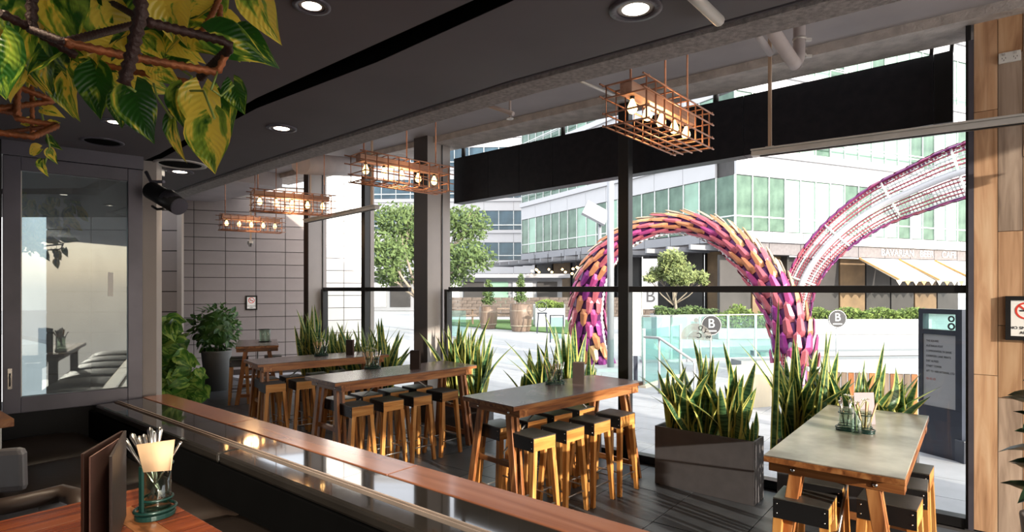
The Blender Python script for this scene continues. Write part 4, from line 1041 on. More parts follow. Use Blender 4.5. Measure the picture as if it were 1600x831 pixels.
for k, (tx, ty, bend) in enumerate(((192,684,0),(205,677,0),(216,681,0),(224,678,0),(234,668,0),(241,673,0),(250,667,0),(283,690,0))):
    d = 1.44+.012*(k%3); tip = at(tx, ty, d); b = Vector((jc.x-((tx-236)/F)*.45, jc.y+.006*(k%3-1), jc.z+.030)); dd = tip-b
    m = MB()
    kind = 'fork' if k in (2,3) else ('knife' if k in (5,7) else 'spoon')
    n_ = dd.normalized(); 
    r1 = .0075 if kind != 'knife' else .0045
    m.tube([b, b+dd*.45, b+dd*.72, b+dd*.96, tip], [.002,.0025,.0035,r1,.003], 8)
    lbn = ['leftmost steel knife leaning out of the foreground jar','steel spoon handle second from the left in the foreground jar','short steel fork left of centre in the foreground jar','short steel fork at the centre of the foreground jar','tall steel spoon handle at the centre of the foreground jar','thin steel knife right of centre in the foreground jar','tall steel spoon handle right of centre in the foreground jar','thin steel skewer leaning right out of the foreground jar'][k]
    single('cutlery_piece', m, M['steel'], lbn, 'cutlery', 'cutlery in the foreground jar')
# napkin: curved kraft sheet
m = MB(); vs = []; n = 8
fr_ = [(214,694),(272,687)]; 
for i in range(n+1):
    t = i/n; bow = -.022*sin(pi*t)
    top = at(213+59*t, 695-8*t, 1.40+bow); bot = at(224+42*t, 738-3*t, 1.385+bow*.8)
    vs += [top, bot, top+Vector((0,.004,0)), bot+Vector((0,.004,0))]
for i in range(n):
    a = i*4; b = a+4; m_f = [(a,b,b+1,a+1),(a+2,a+3,b+3,b+2),(a,a+2,b+2,b),(a+1,b+1,b+3,a+3)]
    m.f += []
    if i == 0: fs = []
    fs += m_f
m.add(vs, fs, smooth=True)
single('napkin', m, M['paper'], 'folded kraft paper napkin tucked in the foreground jar', 'napkin')

# ================================================================ HANGING REBAR FRAME AND POTHOS
hr = thing('rebar_hanger', 'rusty rebar hanging frame at the top left carrying pothos', 'planter frame', at(200,60,1.2))
def bar(pts, dark=False, r=.0062):
    P = [at(q[0], q[1], q[2]*.86) for q in pts]; P2 = []; r *= .95
    for a, b in zip(P, P[1:]):
        n = max(2, int((b-a).length/.0065))
        P2 += [a.lerp(b, i/n) for i in range(n)]
    P2.append(P[-1]); rs = [r*(1.22 if i % 2 else .86) for i in range(len(P2))]
    MB().tube(P2, rs, 7).build('rebar', M['rebar_dark' if dark else 'rebar'], hr, True)
bar([(228,34,1.05),(292,50,1.12),(345,63,1.18),(358,70,1.19),(357,78,1.2),(312,122,1.35)], True, r=.0078)
bar([(100,66,1.0),(200,88,1.08),(335,112,1.2)], r=.007)
bar([(219,-15,1.0),(221,20,1.0),(205,90,1.02),(194,131,1.03)], True, .0095)
bar([(345,-8,1.5),(330,25,1.45),(314,52,1.4)]); bar([(344,8,1.5),(342,60,1.45),(340,108,1.4)], r=.006)
bar([(125,92,1.35),(200,110,1.38),(310,131,1.42)]); bar([(358,72,1.22),(342,110,1.22),(333,113,1.22)])
bar([(50,-10,1.05),(50,48,1.05)], True, .008); bar([(194,45,1.5),(192,85,1.5)]); bar([(45,45,1.05),(100,66,1.0),(228,34,1.3),(150,-10,1.5)], True)
bar([(0,20,1.0),(45,42,1.05),(120,88,1.1)], True, .007)
h2 = thing('rebar_hanger', 'smaller rusty rebar frame at the left edge under the leaves', 'planter frame', at(40,170,1.5))
hr0 = hr; hr = h2
bar([(29,108,1.5),(26,184,1.5),(30,186,1.5),(90,196,1.55),(50,214,1.45),(-20,205,1.4)], r=.007)
bar([(26,135,1.5),(86,158,1.6),(-20,172,1.45)], r=.007); bar([(-20,168,1.5),(30,178,1.5)], r=.007); bar([(50,135,1.6),(51,212,1.6)], r=.005); bar([(90,196,1.55),(-20,210,1.7)], r=.005)
hr = hr0
po = thing('pothos', 'yellow and green variegated pothos trailing from the rebar frame', 'plant', at(180,0,1.25))
def hang_leaf(px, py, d, L, dx, dz, face=(0,-1,.25), wid=1.0, k=None):
    """stalk end at the pixel; dx, dz: pointing direction in the picture"""
    leaf_at(po, HEART[k if k is not None else random.randrange(3)], at(px, py, d), (dx, random.uniform(-.25,.1), dz), Vector(face)+Vector((random.uniform(-.35,.35),0,random.uniform(-.2,.35))), L*d/F*1.0, wid=wid)
key = [  # x, y, distance, length px, direction
 (100,-25,1.0,120,.15,-1,1.1), (250,-40,1.15,110,.2,-1,.95), (280,-10,1.15,85,-.1,-1,1), (330,55,1.1,95,.9,-.3,.85), (395,-20,1.05,100,.35,-1,.8), (370,55,1.15,75,.7,-.5,.9),
 (210,140,1.0,92,.25,-1,.95), (190,150,1.05,60,.1,-1,.8), (330,185,.95,100,.05,-1,.95), (290,140,1.05,75,-.05,-1,.95), (315,140,1.02,88,-.05,-1,.9), (365,130,1.05,58,.3,-1,.85), (345,140,1.1,70,.2,-1,.9),
 (270,185,1.1,70,0,-1,.45), (150,110,1.05,90,.15,-1,.75), (125,100,1.1,60,.6,-.6,.8), (100,75,1.0,85,-.9,-.55,.85), (60,60,1.0,90,-.2,-1,.9), (20,10,1.0,100,.2,-1,.9), (0,60,.95,110,.1,-1,.9),
 (85,120,1.15,70,.3,-.9,.6), (105,125,1.12,75,.2,-1,.55), (250,60,1.25,70,.9,-.3,.9), (225,60,1.2,60,.6,-.6,.9), (300,85,1.3,60,-.7,-.4,.9), (160,10,1.2,95,.5,-.9,1),
 (190,-20,1.25,80,-.2,-1,1), (60,-20,1.0,95,-.3,-1,1), (320,-20,1.3,80,.4,-1,1), (5,-30,.95,100,.1,-1,1.1), (140,60,1.2,70,.2,-1,.9), (330,10,1.25,60,-.8,-.5,.9), (240,105,1.15,55,.8,-.5,.8), (170,70,1.1,80,-.7,-.6,.8), (35,90,1.05,80,-.4,-1,.9)]
for px, py, d, L, dx, dz, w in key: hang_leaf(px, py, d+.03, L*.86, dx, dz, wid=w)
for i in range(34):
    px = random.uniform(-60, 200); hang_leaf(px, random.uniform(50, 70+max(0,px)*.45), random.uniform(1.15,1.4), random.uniform(45,75), random.uniform(-.8,.8), random.uniform(-1,-.1), wid=random.uniform(.6,.95))
for i in range(60):
    px = random.uniform(-60, 340); py = random.uniform(-50, 95)*(1-max(0, px-250)/200)
    hang_leaf(px, py, random.uniform(1.22,1.6), random.uniform(45,80), random.uniform(-.8,.8), random.uniform(-1,-.2), wid=random.uniform(.75,1))
def vine(pts, r=.0022):
    P = [at(*q) for q in pts]; MB().tube(P, r, 5).build('vine', M['stem'], po, True)
vine([(185,120,1.02),(200,135,1.0),(212,143,1.0)]); vine([(340,110,1.05),(330,140,1.0),(345,150,1.05),(365,132,1.05)]); vine([(270,130,1.1),(290,142,1.05),(318,142,1.02),(335,185,.95)]); vine([(240,130,1.1),(245,150,1.1),(268,185,1.1)])
vine([(285,110,1.1),(300,120,1.05),(290,140,1.05)]); vine([(30,85,1.4),(40,130,1.4),(62,165,1.4),(72,205,1.4),(78,230,1.4),(70,255,1.4)], .0022)
for px, py, dx, dz, L in ((68,170,1,-.2,26), (62,195,-.9,.1,22), (78,215,.4,-1,20), (62,232,-1,-.3,24), (78,234,.3,-1,20), (66,252,-.1,-1,22), (52,190,-1,-.2,20), (75,195,.9,.3,18)):
    hang_leaf(px, py, 1.4, L, dx, dz, wid=.9)

# ================================================================ OUTSIDE: BUILDINGS
def facade(r, o, u, L, n, levels, z_end, panes, white='facade_white', low=.26, nb=2, core0=None):
    """levels: list of (glass bottom, glass top); white bands fill the gaps; u runs left to right seen from the viewer"""
    u = Vector(u).normalized(); nv = Vector((u.y, -u.x, 0)); w = L/n      # nv faces the viewer
    B = lambda x, y, z: basis(Vector(o)+u*x+nv*y+Vector((0,0,z)), u, -nv, Vector((0,0,1)))
    MB().box(0, L, .06, 6, core0 if core0 is not None else levels[0][0], z_end, B(0,0,0)).build('building_core', M['dark_interior'], r, True)
    for li, (g0, g1) in enumerate(levels):
        h = g1-g0; zl = g0+h*low
        pm = {}
        for mm in set(panes):
            pm[mm] = (MB().box(.04, w-.04, -.02, .0, .03, h*low-.03).mesh('pane', M[mm]), MB().box(.04, w-.04, -.02, .0, h*low+.03, h-.03).mesh('pane', M[mm]))
        bl = MB().box(.05, w-.05, .01, .04, 0, h*.35).mesh('blind', M['blind'])
        mu = MB().box(-.04, .04, -.08, .02, 0, h).mesh('mullion', M['mullion'])
        for i in range(n):
            k = panes[random.randrange(len(panes))]
            inst('pane', pm[k][0], B(i*w, 0, g0), r); inst('pane', pm[k][1], B(i*w, 0, g0), r)
            inst('mullion', mu, B(i*w, 0, g0), r)
        MB().box(0, L, -.06, .01, zl-.04, zl+.04, B(0,0,0)).build('transom', M['mullion'], r, True)
        zt_ = levels[li+1][0] if li+1 < len(levels) else z_end
        bw = L/(n/nb); pn = MB().box(.015, bw-.015, -.12, .05, .0, zt_-g1-.45).mesh('band_panel', M[white])
        for i in range(int(n/nb)): inst('band_panel', pn, B(i*bw, 0, g1), r)
        MB().box(0, L, -.30, .05, zt_-.44, zt_-.04, B(0,0,0)).build('ledge', M[white], r, True)
        MB().tube([B(0,0,0)@Vector((0,-.4,zt_+.5)), B(0,0,0)@Vector((L,-.4,zt_+.5))], .04, 5).build('hand_rail', M['mullion'], r, True)
CA = Vector((.98, 55, 0)); CB = Vector((12.76, 33, 0)); CC = Vector((34, 42, 0))
lv = [(5.1,8.3),(9.9,13.1),(14.7,17.9),(19.5,22.7)]
oa = thing('office_building', 'long shaded green-glass office wing running back from the bright corner', 'building', CA)
facade(oa, CA, CB-CA, (CB-CA).length, 19, lv, 24.5, ['pane_green','pane_green','pane_green','pane_pale'])
ua = (CB-CA).normalized(); na = Vector((ua.y,-ua.x,0))
for i in range(10):
    a = CA+ua*(2.495*i+.02); b = a+ua*2.45
    MB().prism([a+na*.15, b+na*.15, b-na*.4, a-na*.4], 4.5, 5.06).build('fascia_panel', M['fascia'], oa, True)
MB().prism([CA-na*.1-ua*6, CB-na*.1, CB-na*7, CA-na*7-ua*6], 4.35, 4.5).build('soffit', M['soffit'], oa, True)
for i in range(16):
    a = CA+ua*(-5.5+i*1.9); MB().prism([a+na*1.6, a+ua*.15+na*1.6, a+ua*.15-na*2, a-na*2], 4.05, 4.34).build('canopy_rib', M['fascia'], oa, True)
a0, b0 = CA-ua*6-na*5, CB-na*5
for i in range(9):
    a = a0.lerp(b0, i/9); b = a0.lerp(b0, (i+1)/9-.01); mm = ['dark_interior','shop_wood','dark_interior','shop_wood','dark_interior','dark_interior','dark_interior','shop_wood','dark_interior'][i]
    MB().prism([a, b, b-na*.2, a-na*.2], 0, 4.35).build('shopfront_panel', M[mm], oa, True)
    MB().prism([a+na*.1, a+ua*.15+na*.1, a+ua*.15, a], 0, 4.35).build('shopfront_post', M['black'], oa, True)
ob = thing('office_building', 'sunlit white office front at the right with pale green windows', 'building', CB)
facade(ob, CB, CC-CB, (CC-CB).length, 18, lv, 24.5, ['pane_pale','pane_pale','pane_green'])
ub = (CC-CB).normalized(); nb_ = Vector((ub.y,-ub.x,0))
for i in range(9):
    a = CB+ub*(2.55*i+.02); b = a+ub*2.5
    MB().prism([a+nb_*.3, b+nb_*.3, b-nb_*.4, a-nb_*.4], 4.45, 5.06).build('fascia_panel', M['facade_white'], ob, True)
    MB().prism([a+nb_*.1, b+nb_*.1, b-nb_*.4, a-nb_*.4], 3.75, 4.44).build('sign_band', M['soffit'], ob, True)
for i in range(9):
    a = CB-nb_*1.2+ub*(2.55*i+.02); b = a+ub*2.4
    MB().prism([a, b, b-nb_*.2, a-nb_*.2], 0, 3.75).build('shopfront_panel', M[['dark_interior','shop_wood','dark_interior'][i%3]], ob, True)
tp = CB+ub*9.3; 
Bt = lambda s, z, off=.13: basis(CB+ub*s+nb_*off+Vector((0,0,z)), ub, Vector((0,0,1)), nb_)
k = (1437-800)/F; s_ = (k*CB.y-CB.x)/(ub.x-k*ub.y)
[text(w_, .62, Bt(s_+.1+o_, 4.10), M['white'], ob, 'shop_lettering', xs=1.12) for w_, o_ in (('BAVARIAN', -2.55), ('BEER', .45), ('CAFE', 2.9))]
def seg_at(px): k = (px-800)/F; return (k*CB.y-CB.x)/(ub.x-k*ub.y)
# cream canvas awnings with orange edges
e = [seg_at(x) for x in (1340, 1402, 1458, 1520)]
for i, (a, b) in enumerate(zip(e, e[1:])):
    P = lambda s, off, z: Vector((*(CB+ub*s+nb_*off).xy, z))
    r = thing('awning', 'cream canvas awning with orange edges on the sunlit shopfront, %s of three' % ['leftmost', 'middle', 'rightmost'][i], 'awning', P(a,0,0), 0, 'cream shop awnings')
    MB().hexa([P(a+.3,2.4,2.2), P(b-.05,2.4,2.2), P(b-.05,.1,3.6), P(a+.05,.1,3.6), P(a+.3,2.4,2.26), P(b-.05,2.4,2.26), P(b-.05,.1,3.66), P(a+.05,.1,3.66)]).build('canvas', M['cream'], r, True)
    MB().beam(P(a+.05,.1,3.7), P(a+.35,2.45,2.3), .16, .08).build('edge_band', M['orange'], r, True)
    for q in range(5):
        s = a+(b-a)*(q+.5)/5; MB().add([P(s-.3,2.42,2.25),P(s+.3,2.42,2.25),P(s,2.42,1.95),P(s-.3,2.40,2.25),P(s+.3,2.40,2.25),P(s,2.40,1.95)], [(0,1,2),(5,4,3),(0,3,4,1),(1,4,5,2),(2,5,3,0)]).build('pennant', M['orange' if q%2 else 'cream'], r, True)
# blue glass block far left behind the tree
oc = thing('office_building', 'far white-banded office block with dark blue windows behind the big tree', 'building', (-20,72,0))
facade(oc, (-26,74,0), (1,-.06,0), 30, 16, [(1.5,3.7),(5.4,7.6),(9.2,11.6),(13.2,15.6),(17.2,19.6),(21.2,23.6)], 25, ['pane_blue'], core0=0)
od = thing('shop_pavilion', 'low dark pavilion with white panels beyond the lawn at the left', 'building', (-12,50,0))
MB().box(-14,4,46,50,0,2.6).build('pavilion_body', M['fascia'], od, True); MB().box(-14.5,4.5,44.5,50,2.6,2.9).build('roof_slab', M['fascia'], od, True)
for i in range(9): MB().box(-13.6+i*1.95,-12+i*1.95,45.9,45.99,.3,2.3).build('panel', M[['pane_pale','facade_white','dark_interior'][i%3]], od, True)
# pendant clusters of the cafe under the office wing
for i, (px, py, d) in enumerate(((836,425,44),(856,425,43),(877,425,42),(900,422,40),(907,424,40))):
    c = at(px, py, d); r = thing('cafe_pendant', 'warm glowing globe cluster under the office canopy, %s from the left' % ['first','second','third','fourth','fifth'][i], 'pendant lamp', c, 0, 'warm pendants under the canopy')
    MB().tube([(0,0,.1),(0,0,4.34-c.z)], .02, 4).build('cord', M['black'], r)
    for q in range(5 if i in (0,3) else 2):
        w = q*1.3; m = MB(); m.lathe([(0,-.09),(.08,-.05),(.1,0),(.08,.05),(0,.09)], (.3*cos(w),.2*sin(w),.25*sin(w*1.7)), 8); m.build('globe', M['bulb_far'], r)

# ---------------------------------------------------------------- sculpture arches
def spline(pts, n):
    P = [(at(x, y, d), r) for x, y, d, r in pts]; out_ = []
    P = [P[0]]+P+[P[-1]]
    for i in range(1, len(P)-2):
        for k in range(n):
            t = k/n; f = lambda a, b, c, d: .5*((2*b)+(c-a)*t+(2*a-5*b+4*c-d)*t*t+(3*b-a-3*c+d)*t**3)
            v = Vector([f(P[i-1][0][q], P[i][0][q], P[i+1][0][q], P[i+2][0][q]) for q in range(3)]); out_.append((v, f(P[i-1][1], P[i][1], P[i+1][1], P[i+2][1])))
    out_.append(P[-2]); return out_
def resample(path, step):
    o = [path[0]]; acc = 0
    for (a, ra), (b, rb) in zip(path, path[1:]):
        L = (b-a).length; t = step-acc
        while t <= L: o.append((a.lerp(b, t/L), ra+(rb-ra)*t/L)); t += step
        acc = (acc+L) % step
    return o
SCM = []
for i in range(7):
    m = MB(); m.add([(-.05,0,0),(-.065,.08,.012),(-.045,.26,.014),(0,.32,.008),(.045,.26,.014),(.065,.08,.012),(.05,0,0),(0,.1,.035),(0,.27,.03),(-.05,0,-.012),(.05,0,-.012),(0,.30,-.004)],
        [(0,7,1),(1,7,8,2),(2,8,3),(3,8,4),(4,8,7,5),(5,7,6),(6,7,0),(0,9,10,6),(9,0,1,2,3,11),(10,11,3,4,5,6),(9,11,10)])
    SCM.append(m.mesh('scale_plate', M['scale%d' % i]))
def scaled_arch(r, path, step, arcs, colour, sgn=1, s0=1.0):
    pts = resample(path, step); cen = Vector((0,0,0))
    for p, _ in pts: cen += p/len(pts)
    cen.z -= .6; cnt = 0
    for i in range(1, len(pts)-1):
        p, rad = pts[i]; t = (pts[i+1][0]-pts[i-1][0]).normalized()*sgn
        o = (p-cen); o = (o-t*o.dot(t)).normalized(); b = t.cross(o)
        for k, a in enumerate(arcs):
            aa = a+(.5*(arcs[1]-arcs[0]) if i % 2 else 0); n_ = (o*cos(aa)+b*sin(aa)).normalized(); y = (t+n_*.16).normalized(); x = y.cross(n_).normalized(); z = x.cross(y)
            sz = s0*rad/.30
            inst('scale_plate', SCM[colour(i/len(pts), aa, cnt)], basis(p+n_*rad, x*sz*1.0, y*s0*1.1, z*sz), r); cnt += 1
    return cnt
a1 = spline([(932,572,13.4,.37),(918,500,13.3,.37),(928,430,13.1,.33),(962,383,12.8,.26),(1010,357,12.5,.21),(1070,349,12.2,.20),(1125,366,11.8,.23),(1172,405,11.4,.28),(1212,460,11.0,.32),(1238,530,10.7,.34),(1240,606,10.5,.35)], 10)
ar = thing('sculpture_arch', 'scaly magenta and orange arch sculpture standing on two legs outside', 'sculpture', at(932,572,13.4))
MB().tube([p for p, _ in a1], [q*.93 for _, q in a1], 14).build('arch_core', M['scale6'], ar, True)
def c1(t, a, n):
    h = abs(t-.5)*2      # 1 at the feet
    base = 5 if (h < .6 and abs(a) < .6) else 3 if h < .5 else 2 if h < .78 else (1 if t > .5 else 0)
    if abs(a) > 1.5: base -= 1
    if h > .6 and random.random() < .22: base = 3
    return max(0, min(5, base+random.choice((-1,0,0,1))))
print('scales', scaled_arch(ar, a1, .285, [-2.7,-2.12,-1.54,-.96,-.38,.2,.78,1.36,1.94,2.52], c1, -1, 1.12))
cen = sum((p for p, _ in a1), Vector())/len(a1)
inn = [p+(cen-p).normalized()*q*1.05 for p, q in a1]
MB().tube(inn, .022, 5).build('light_strip', M['white'], ar, True)
m = MB()
for p in [q for q, _ in resample([(x, 0) for x in inn], .11)]: m.box(-.03,.03,-.03,.03,-.03,.03, Matrix.Translation(p))
m.build('light_beads', M['facade_white'], ar, True)['kind'] = 'stuff'
a2 = spline([(1226,640,9.9,.20),(1238,520,10.6,.24),(1254,440,11.0,.26),(1296,380,11.0,.30),(1360,330,10.8,.36),(1432,296,10.3,.40),(1512,266,9.7,.44),(1640,240,8.9,.48)], 12)
a2r = thing('sculpture_arch', 'second arch sculpture at the right, seen from its white lattice underside', 'sculpture', at(1226,625,9.9))
pts = resample(a2, .12); cen2 = Vector((7.5, 9.5, -1.5)); fr2 = []
for i in range(len(pts)):
    p, q = pts[i]; t = (pts[min(i+1,len(pts)-1)][0]-pts[max(i-1,0)][0]).normalized(); v = (p-Vector((0,0,1.7))).normalized()
    sd_ = t.cross(v).normalized(); sd_ = sd_ if sd_.z > 0 else -sd_; fr2.append((p, q, t, sd_, v))
MB().tube([p-v*.05 for p, q, t, s, v in fr2], .055, 10).build('spine_tube', M['facade_white'], a2r, True)
for j, (lo, hi) in enumerate(((.14,.95),(-.95,-.2))):
    for k in range(6):
        f = lo+(hi-lo)*k/5; MB().tube([p+s*q*f+v*(.25*f*f*q) for p, q, t, s, v in fr2], .014, 5).build('lattice_rod', M['mullion' if k in (0,3) else 'scale2'], a2r, True)
    m = MB(); m2 = MB()
    for i, (p, q, t, s, v) in enumerate(fr2):
        for h in (0, .5):
            if i+1 < len(fr2):
                p2, q2, t2, s2_, v2 = fr2[i+1]; A = p.lerp(p2, h); qq = q
                m.beam(A+s*qq*lo+v*(.25*lo*lo*q), A+s*qq*hi+v*(.25*hi*hi*q), .018, .018)
    m.build('cross_ties', M['mullion'], a2r, True)['kind'] = 'stuff'
for i in range(4, len(fr2), 9):
    p, q, t, s, v = fr2[i]; MB().tube([p-s*q+v*.2*q, p-s*q*.4-v*.02, p+s*q*.4-v*.02, p+s*q+v*.2*q], .022, 6).build('ring_rib', M['white'], a2r, True)
cnt = 0
pl_ = resample(a2, .20)
for i in range(1, len(pl_)-1):
    p, q = pl_[i]; t = (pl_[i+1][0]-pl_[i-1][0]).normalized(); v = (p-Vector((0,0,1.7))).normalized(); s = t.cross(v).normalized(); s = s if s.z > 0 else -s
    for f, w in ((1.02,.0),(.9,.25),(-1.0,.0),(-.02,.2)):
        for back in (0,1):
            n_ = (s*(1 if f > -.5 else -1)+v*.6*back).normalized(); x = t.cross(n_).normalized()
            if f == -.02 and back == 0: continue
            inst('scale_plate', SCM[random.choice((0,1,1,2,0))], basis(p+s*q*f+v*(.1+w+back*.12)*q*1.3, x*1.0, t*.85, n_*1.0), a2r); cnt += 1
print('scales2', cnt)

# ---------------------------------------------------------------- poles and street furniture
r = thing('round_pole', 'tall pale grey round pole on a square plinth outside', 'pole', gp(954,578))
g_ = gp(954,578); MB().tube([(0,0,.06),(0,0,4.6)], .072, 20).build('shaft', M['pole'], r); MB().box(-.33,.33,-.3,.3,0,.06).build('plinth', M['paver'], r)
g_ = gp(937,532); r = thing('street_lamp', 'street lamp with a tilted flat rectangular head', 'street lamp', g_)
MB().tube([(0,0,0),(0,0,1.7+(452-352)/900*g_.y)], .06, 12).build('shaft', M['pole'], r); 
hd = at(931,333,g_.y); MB().box(-.42,.42,-.34,.34,-.05,.05, Matrix.Translation(hd)@Matrix.Rotation(R(28),4,'Y')@Matrix.Rotation(R(52),4,'X')).build('lamp_head', M['fascia'], r, True)
MB().tube([at(937,352,g_.y), hd], .04, 8).build('arm', M['pole'], r, True)
# directory totem
ta, tb = gp(1435,705), gp(1503,723); tu = (tb-ta).normalized(); tn = Vector((tu.y,-tu.x,0)); TH = 1.5; TL = (tb-ta).length
tn = tn if tn.dot(-ta) > 0 else -tn
Bd = basis(ta, tu, -tn, Vector((0,0,1)))
r = thing('directory_totem', 'dark blue directory totem with a grey list panel outside the glass', 'sign', ta)
def db(x0,x1,y0,y1,z0_,z1_,nm,mm,bv=0): return MB().box(x0,x1,y0,y1,z0_,z1_,Bd).build(nm, M[mm], r, True, bv)
db(0,TL,0,.09,0,.50,'lower_panel','navy'); db(0,.045,0,.09,.501,TH,'side_frame','navy'); db(TL-.06,TL,0,.09,.501,TH,'side_frame','navy')
db(.0455,TL-.0605,0,.09,TH-.05,TH,'top_frame','navy'); db(.0455,TL-.0605,0,.09,1.24,1.29,'cross_bar','navy'); db(.0455,TL-.0605,.008,.05,.501,1.239,'list_panel','totem_panel')
db(.0455,TL-.0605,.03,.036,1.291,TH-.051,'header_glass','bluegreen')
lines = ['THE SQUARE','AUSTRALIA POST','COMMONWEALTH BANK','LIVERPOOL LANE PRINTS','EXIT ALFRED','STREET TOWER','LIFT TO 1000 INTERNAL LTD']
for i, l in enumerate(lines):
    text(l, .030, basis(ta+tu*.075+tn*(-.0075)+Vector((0,0,1.17-i*.052)), tu, Vector((0,0,1)), tn), M['ink'], r, 'lettering', 'LEFT', .0008, xs=.72)
for q in range(3): MB().lathe([(.008,0),(.011,0),(.011,.001),(.008,.001),(.008,0)], basis(ta, tu, Vector((0,0,1)), tn)@Vector((.09+q*.035,.78,-.0065)), 12, basis((0,0,0), tu, Vector((0,0,1)), tn), False).build('icon_ring', M['inkred'], r, True)
Bs = basis(ta+tu*(TL-.095)+tn*.003+Vector((0,0,1.36)), tu, Vector((0,0,1)), tn)
for q, (zz, rr) in enumerate(((.045,.032),(-.03,.036))): MB().lathe([(rr*.55,0),(rr,0),(rr,.004),(rr*.55,.004),(rr*.55,0)], Bs@Vector((0,zz,0)), 18, basis((0,0,0), tu, Vector((0,0,1)), tn), False).build('round_emblem', M['ink'], r, True)
single('bollard', MB().box(-.07,.07,-.07,.07,0,.22,Matrix.Translation(gp(1508,722))), M['navy'], 'small dark square bollard beside the directory totem', 'bollard', bevel=.006)
# pale board near the centre post
g_ = gp(993,612); r = thing('pale_sign_board', 'tall pale grey board on a short post just outside the centre post', 'sign', g_)
MB().box(-.075,.075,-.03,.03,.60,1.72).build('board', M['facade_white'], r); MB().box(.0751,.09,-.035,.035,.58,1.74).build('edge', M['mullion'], r); MB().box(-.03,.03,-.03,.03,0,.599).build('post', M['navy'], r)
# aqua glass balustrade
ba, bb_ = gp(1002,566), gp(1222,560); r = thing('glass_balustrade', 'aqua tinted glass balustrade with steel posts across the plaza', 'balustrade', ba)
for i in range(5):
    a = ba.lerp(bb_, i/5); b = ba.lerp(bb_, (i+1)/5-.012); q = Vector((0,.012,0))
    MB().prism([a,b,b+q,a+q], .06, 1.05).build('glass_panel', M['bluegreen'], r, True)
    MB().prism([a+q*1.2-Vector((.0,0,0)),a+Vector((.05,.0144,0)),a+Vector((.05,.06,0)),a+Vector((0,.06,0))], 0, 1.08).build('post', M['mullion'], r, True)
MB().beam(ba+Vector((0,0,1.09)), bb_+Vector((0,0,1.09)), .03, .02).build('top_rail', M['mullion'], r, True)
MB().beam(ba+Vector((0,.0,.03)), bb_+Vector((0,0,.03)), .2, .058).build('base_kerb', M['paver'], r, True)
a, b = gp(1004,606), gp(1062,588)
r = thing('glass_balustrade', 'near aqua glass balustrade return beside the pale sign board', 'balustrade', a)
MB().prism([a,b,b+Vector((.012,.012,0)),a+Vector((.012,.012,0))], .05, 1.0).build('glass_panel', M['bluegreen'], r, True)
for q in (0,1): p = a.lerp(b,q)+Vector((0.03,.05,0)); MB().tube([p, p+Vector((0,0,1.02))], .03, 8).build('post', M['mullion'], r, True)
MB().beam(a+Vector((0,0,.02)), b+Vector((0,0,.02)), .12, .04).build('base_kerb', M['cream'], r, True)
a, b = at(1030,528,9.4), at(1085,565,8.6); r = thing('handrail', 'pale sloping stair handrail beyond the black planter', 'handrail', (a.x, a.y, 0)); MB().tube([a+Vector((-.2,.2,0)), a, b], .022, 8).build('rail', M['facade_white'], r, True); MB().tube([(a.x,a.y,0), a-Vector((0,0,.02))], .018, 8).build('post', M['facade_white'], r, True); MB().tube([(b.x,b.y,0), b-Vector((0,0,.02))], .018, 8).build('post', M['facade_white'], r, True)
# round badges with a B
def badge(c, rr, label, mm='ink', let='white'):
    r = thing('round_sign', label, 'sign', c); Bm = basis((0,0,0), Vector((1,0,0)), Vector((0,0,1)), Vector((0,-1,0)))
    MB().lathe([(0,0),(rr,0),(rr,.02),(0,.02)], (0,0,0), 28, Bm, False).build('disc', M[mm], r)
    MB().lathe([(rr*.93,.0201),(rr*.97,.0201),(rr*.97,.022),(rr*.93,.022)], (0,0,0), 28, Bm, False).build('rim', M[let], r)
    text('B', rr*1.25, WM[r]@Bm@Matrix.Translation((0,rr*.15,.022)), M[let], r); MB().box(-rr*.5,rr*.5,-.024,-.0205,-rr*.62,-rr*.50).build('small_bar', M[let], r)
    MB().tube([(0,.03,-c.z),(0,.03,-rr*.2)], .02, 6).build('stem', M['mullion'], r)
badge(at(1111,508,13.0), .23, 'round black sign with a white letter B left of the arch leg')
badge(at(1308,498,14.0), .22, 'round black sign with a white letter B right of the arch leg')
# sticker on the window glass: half ring with mirrored letters, seen from behind
tc = wt(1088); c = wp(tc, .0055, 1.7-(531-452)/900*wp(tc).y); rr = .155
Bg = basis(c, -U, Vector((0,0,1)), N)
r = thing('window_sticker', 'translucent white half-round sticker with reversed lettering on the glass', 'sticker', c)
M['film'] = glass('sticker_film', (.9,.9,.9), .02, .4, .42, (.85,.85,.85))
def sector(r0, r1, a0_, a1_, n=14):
    m = MB(); vs = []
    for i in range(n+1):
        a = a0_+(a1_-a0_)*i/n
        for q in (r0, r1):
            for z in (0, .0008): vs.append(Bg@Vector((q*cos(a), q*sin(a), z)))
    fs = []
    for i in range(n): k = i*4; fs += [(k+1,k+5,k+7,k+3),(k,k+2,k+6,k+4),(k,k+4,k+5,k+1),(k+2,k+3,k+7,k+6)]
    return m.add(vs, fs)
sector(rr*.55, rr, 0, pi).build('ring_film', M['film'], r, True); sector(.005, rr*.53, 0, pi).build('inner_film', M['film'], r, True)
for ch_, a in zip('SYDNEY', [pi/2-.62*1.0-.75+.05+i*.0 for i in range(6)]): pass
for i, ch_ in enumerate('SYD'):
    a = .28+i*.46; m4 = Bg@Matrix.Translation((rr*.77*cos(a), rr*.77*sin(a), .001))@Matrix.Rotation(a-pi/2, 4, 'Z')@Matrix.Diagonal((-1,1,1,1))
    text(ch_, .06, m4, M['ink'], r)
text('C', .07, Bg@Matrix.Translation((.03,.04,.001))@Matrix.Diagonal((-1,1,1,1)), M['ink'], r)
MB().lathe([(0,0),(.022,0),(.022,.0008),(0,.0008)], Bg@Vector((0,rr+.03,0)), 14, Bg.to_3x3().to_4x4(), False).build('emblem_film', M['film'], r, True)

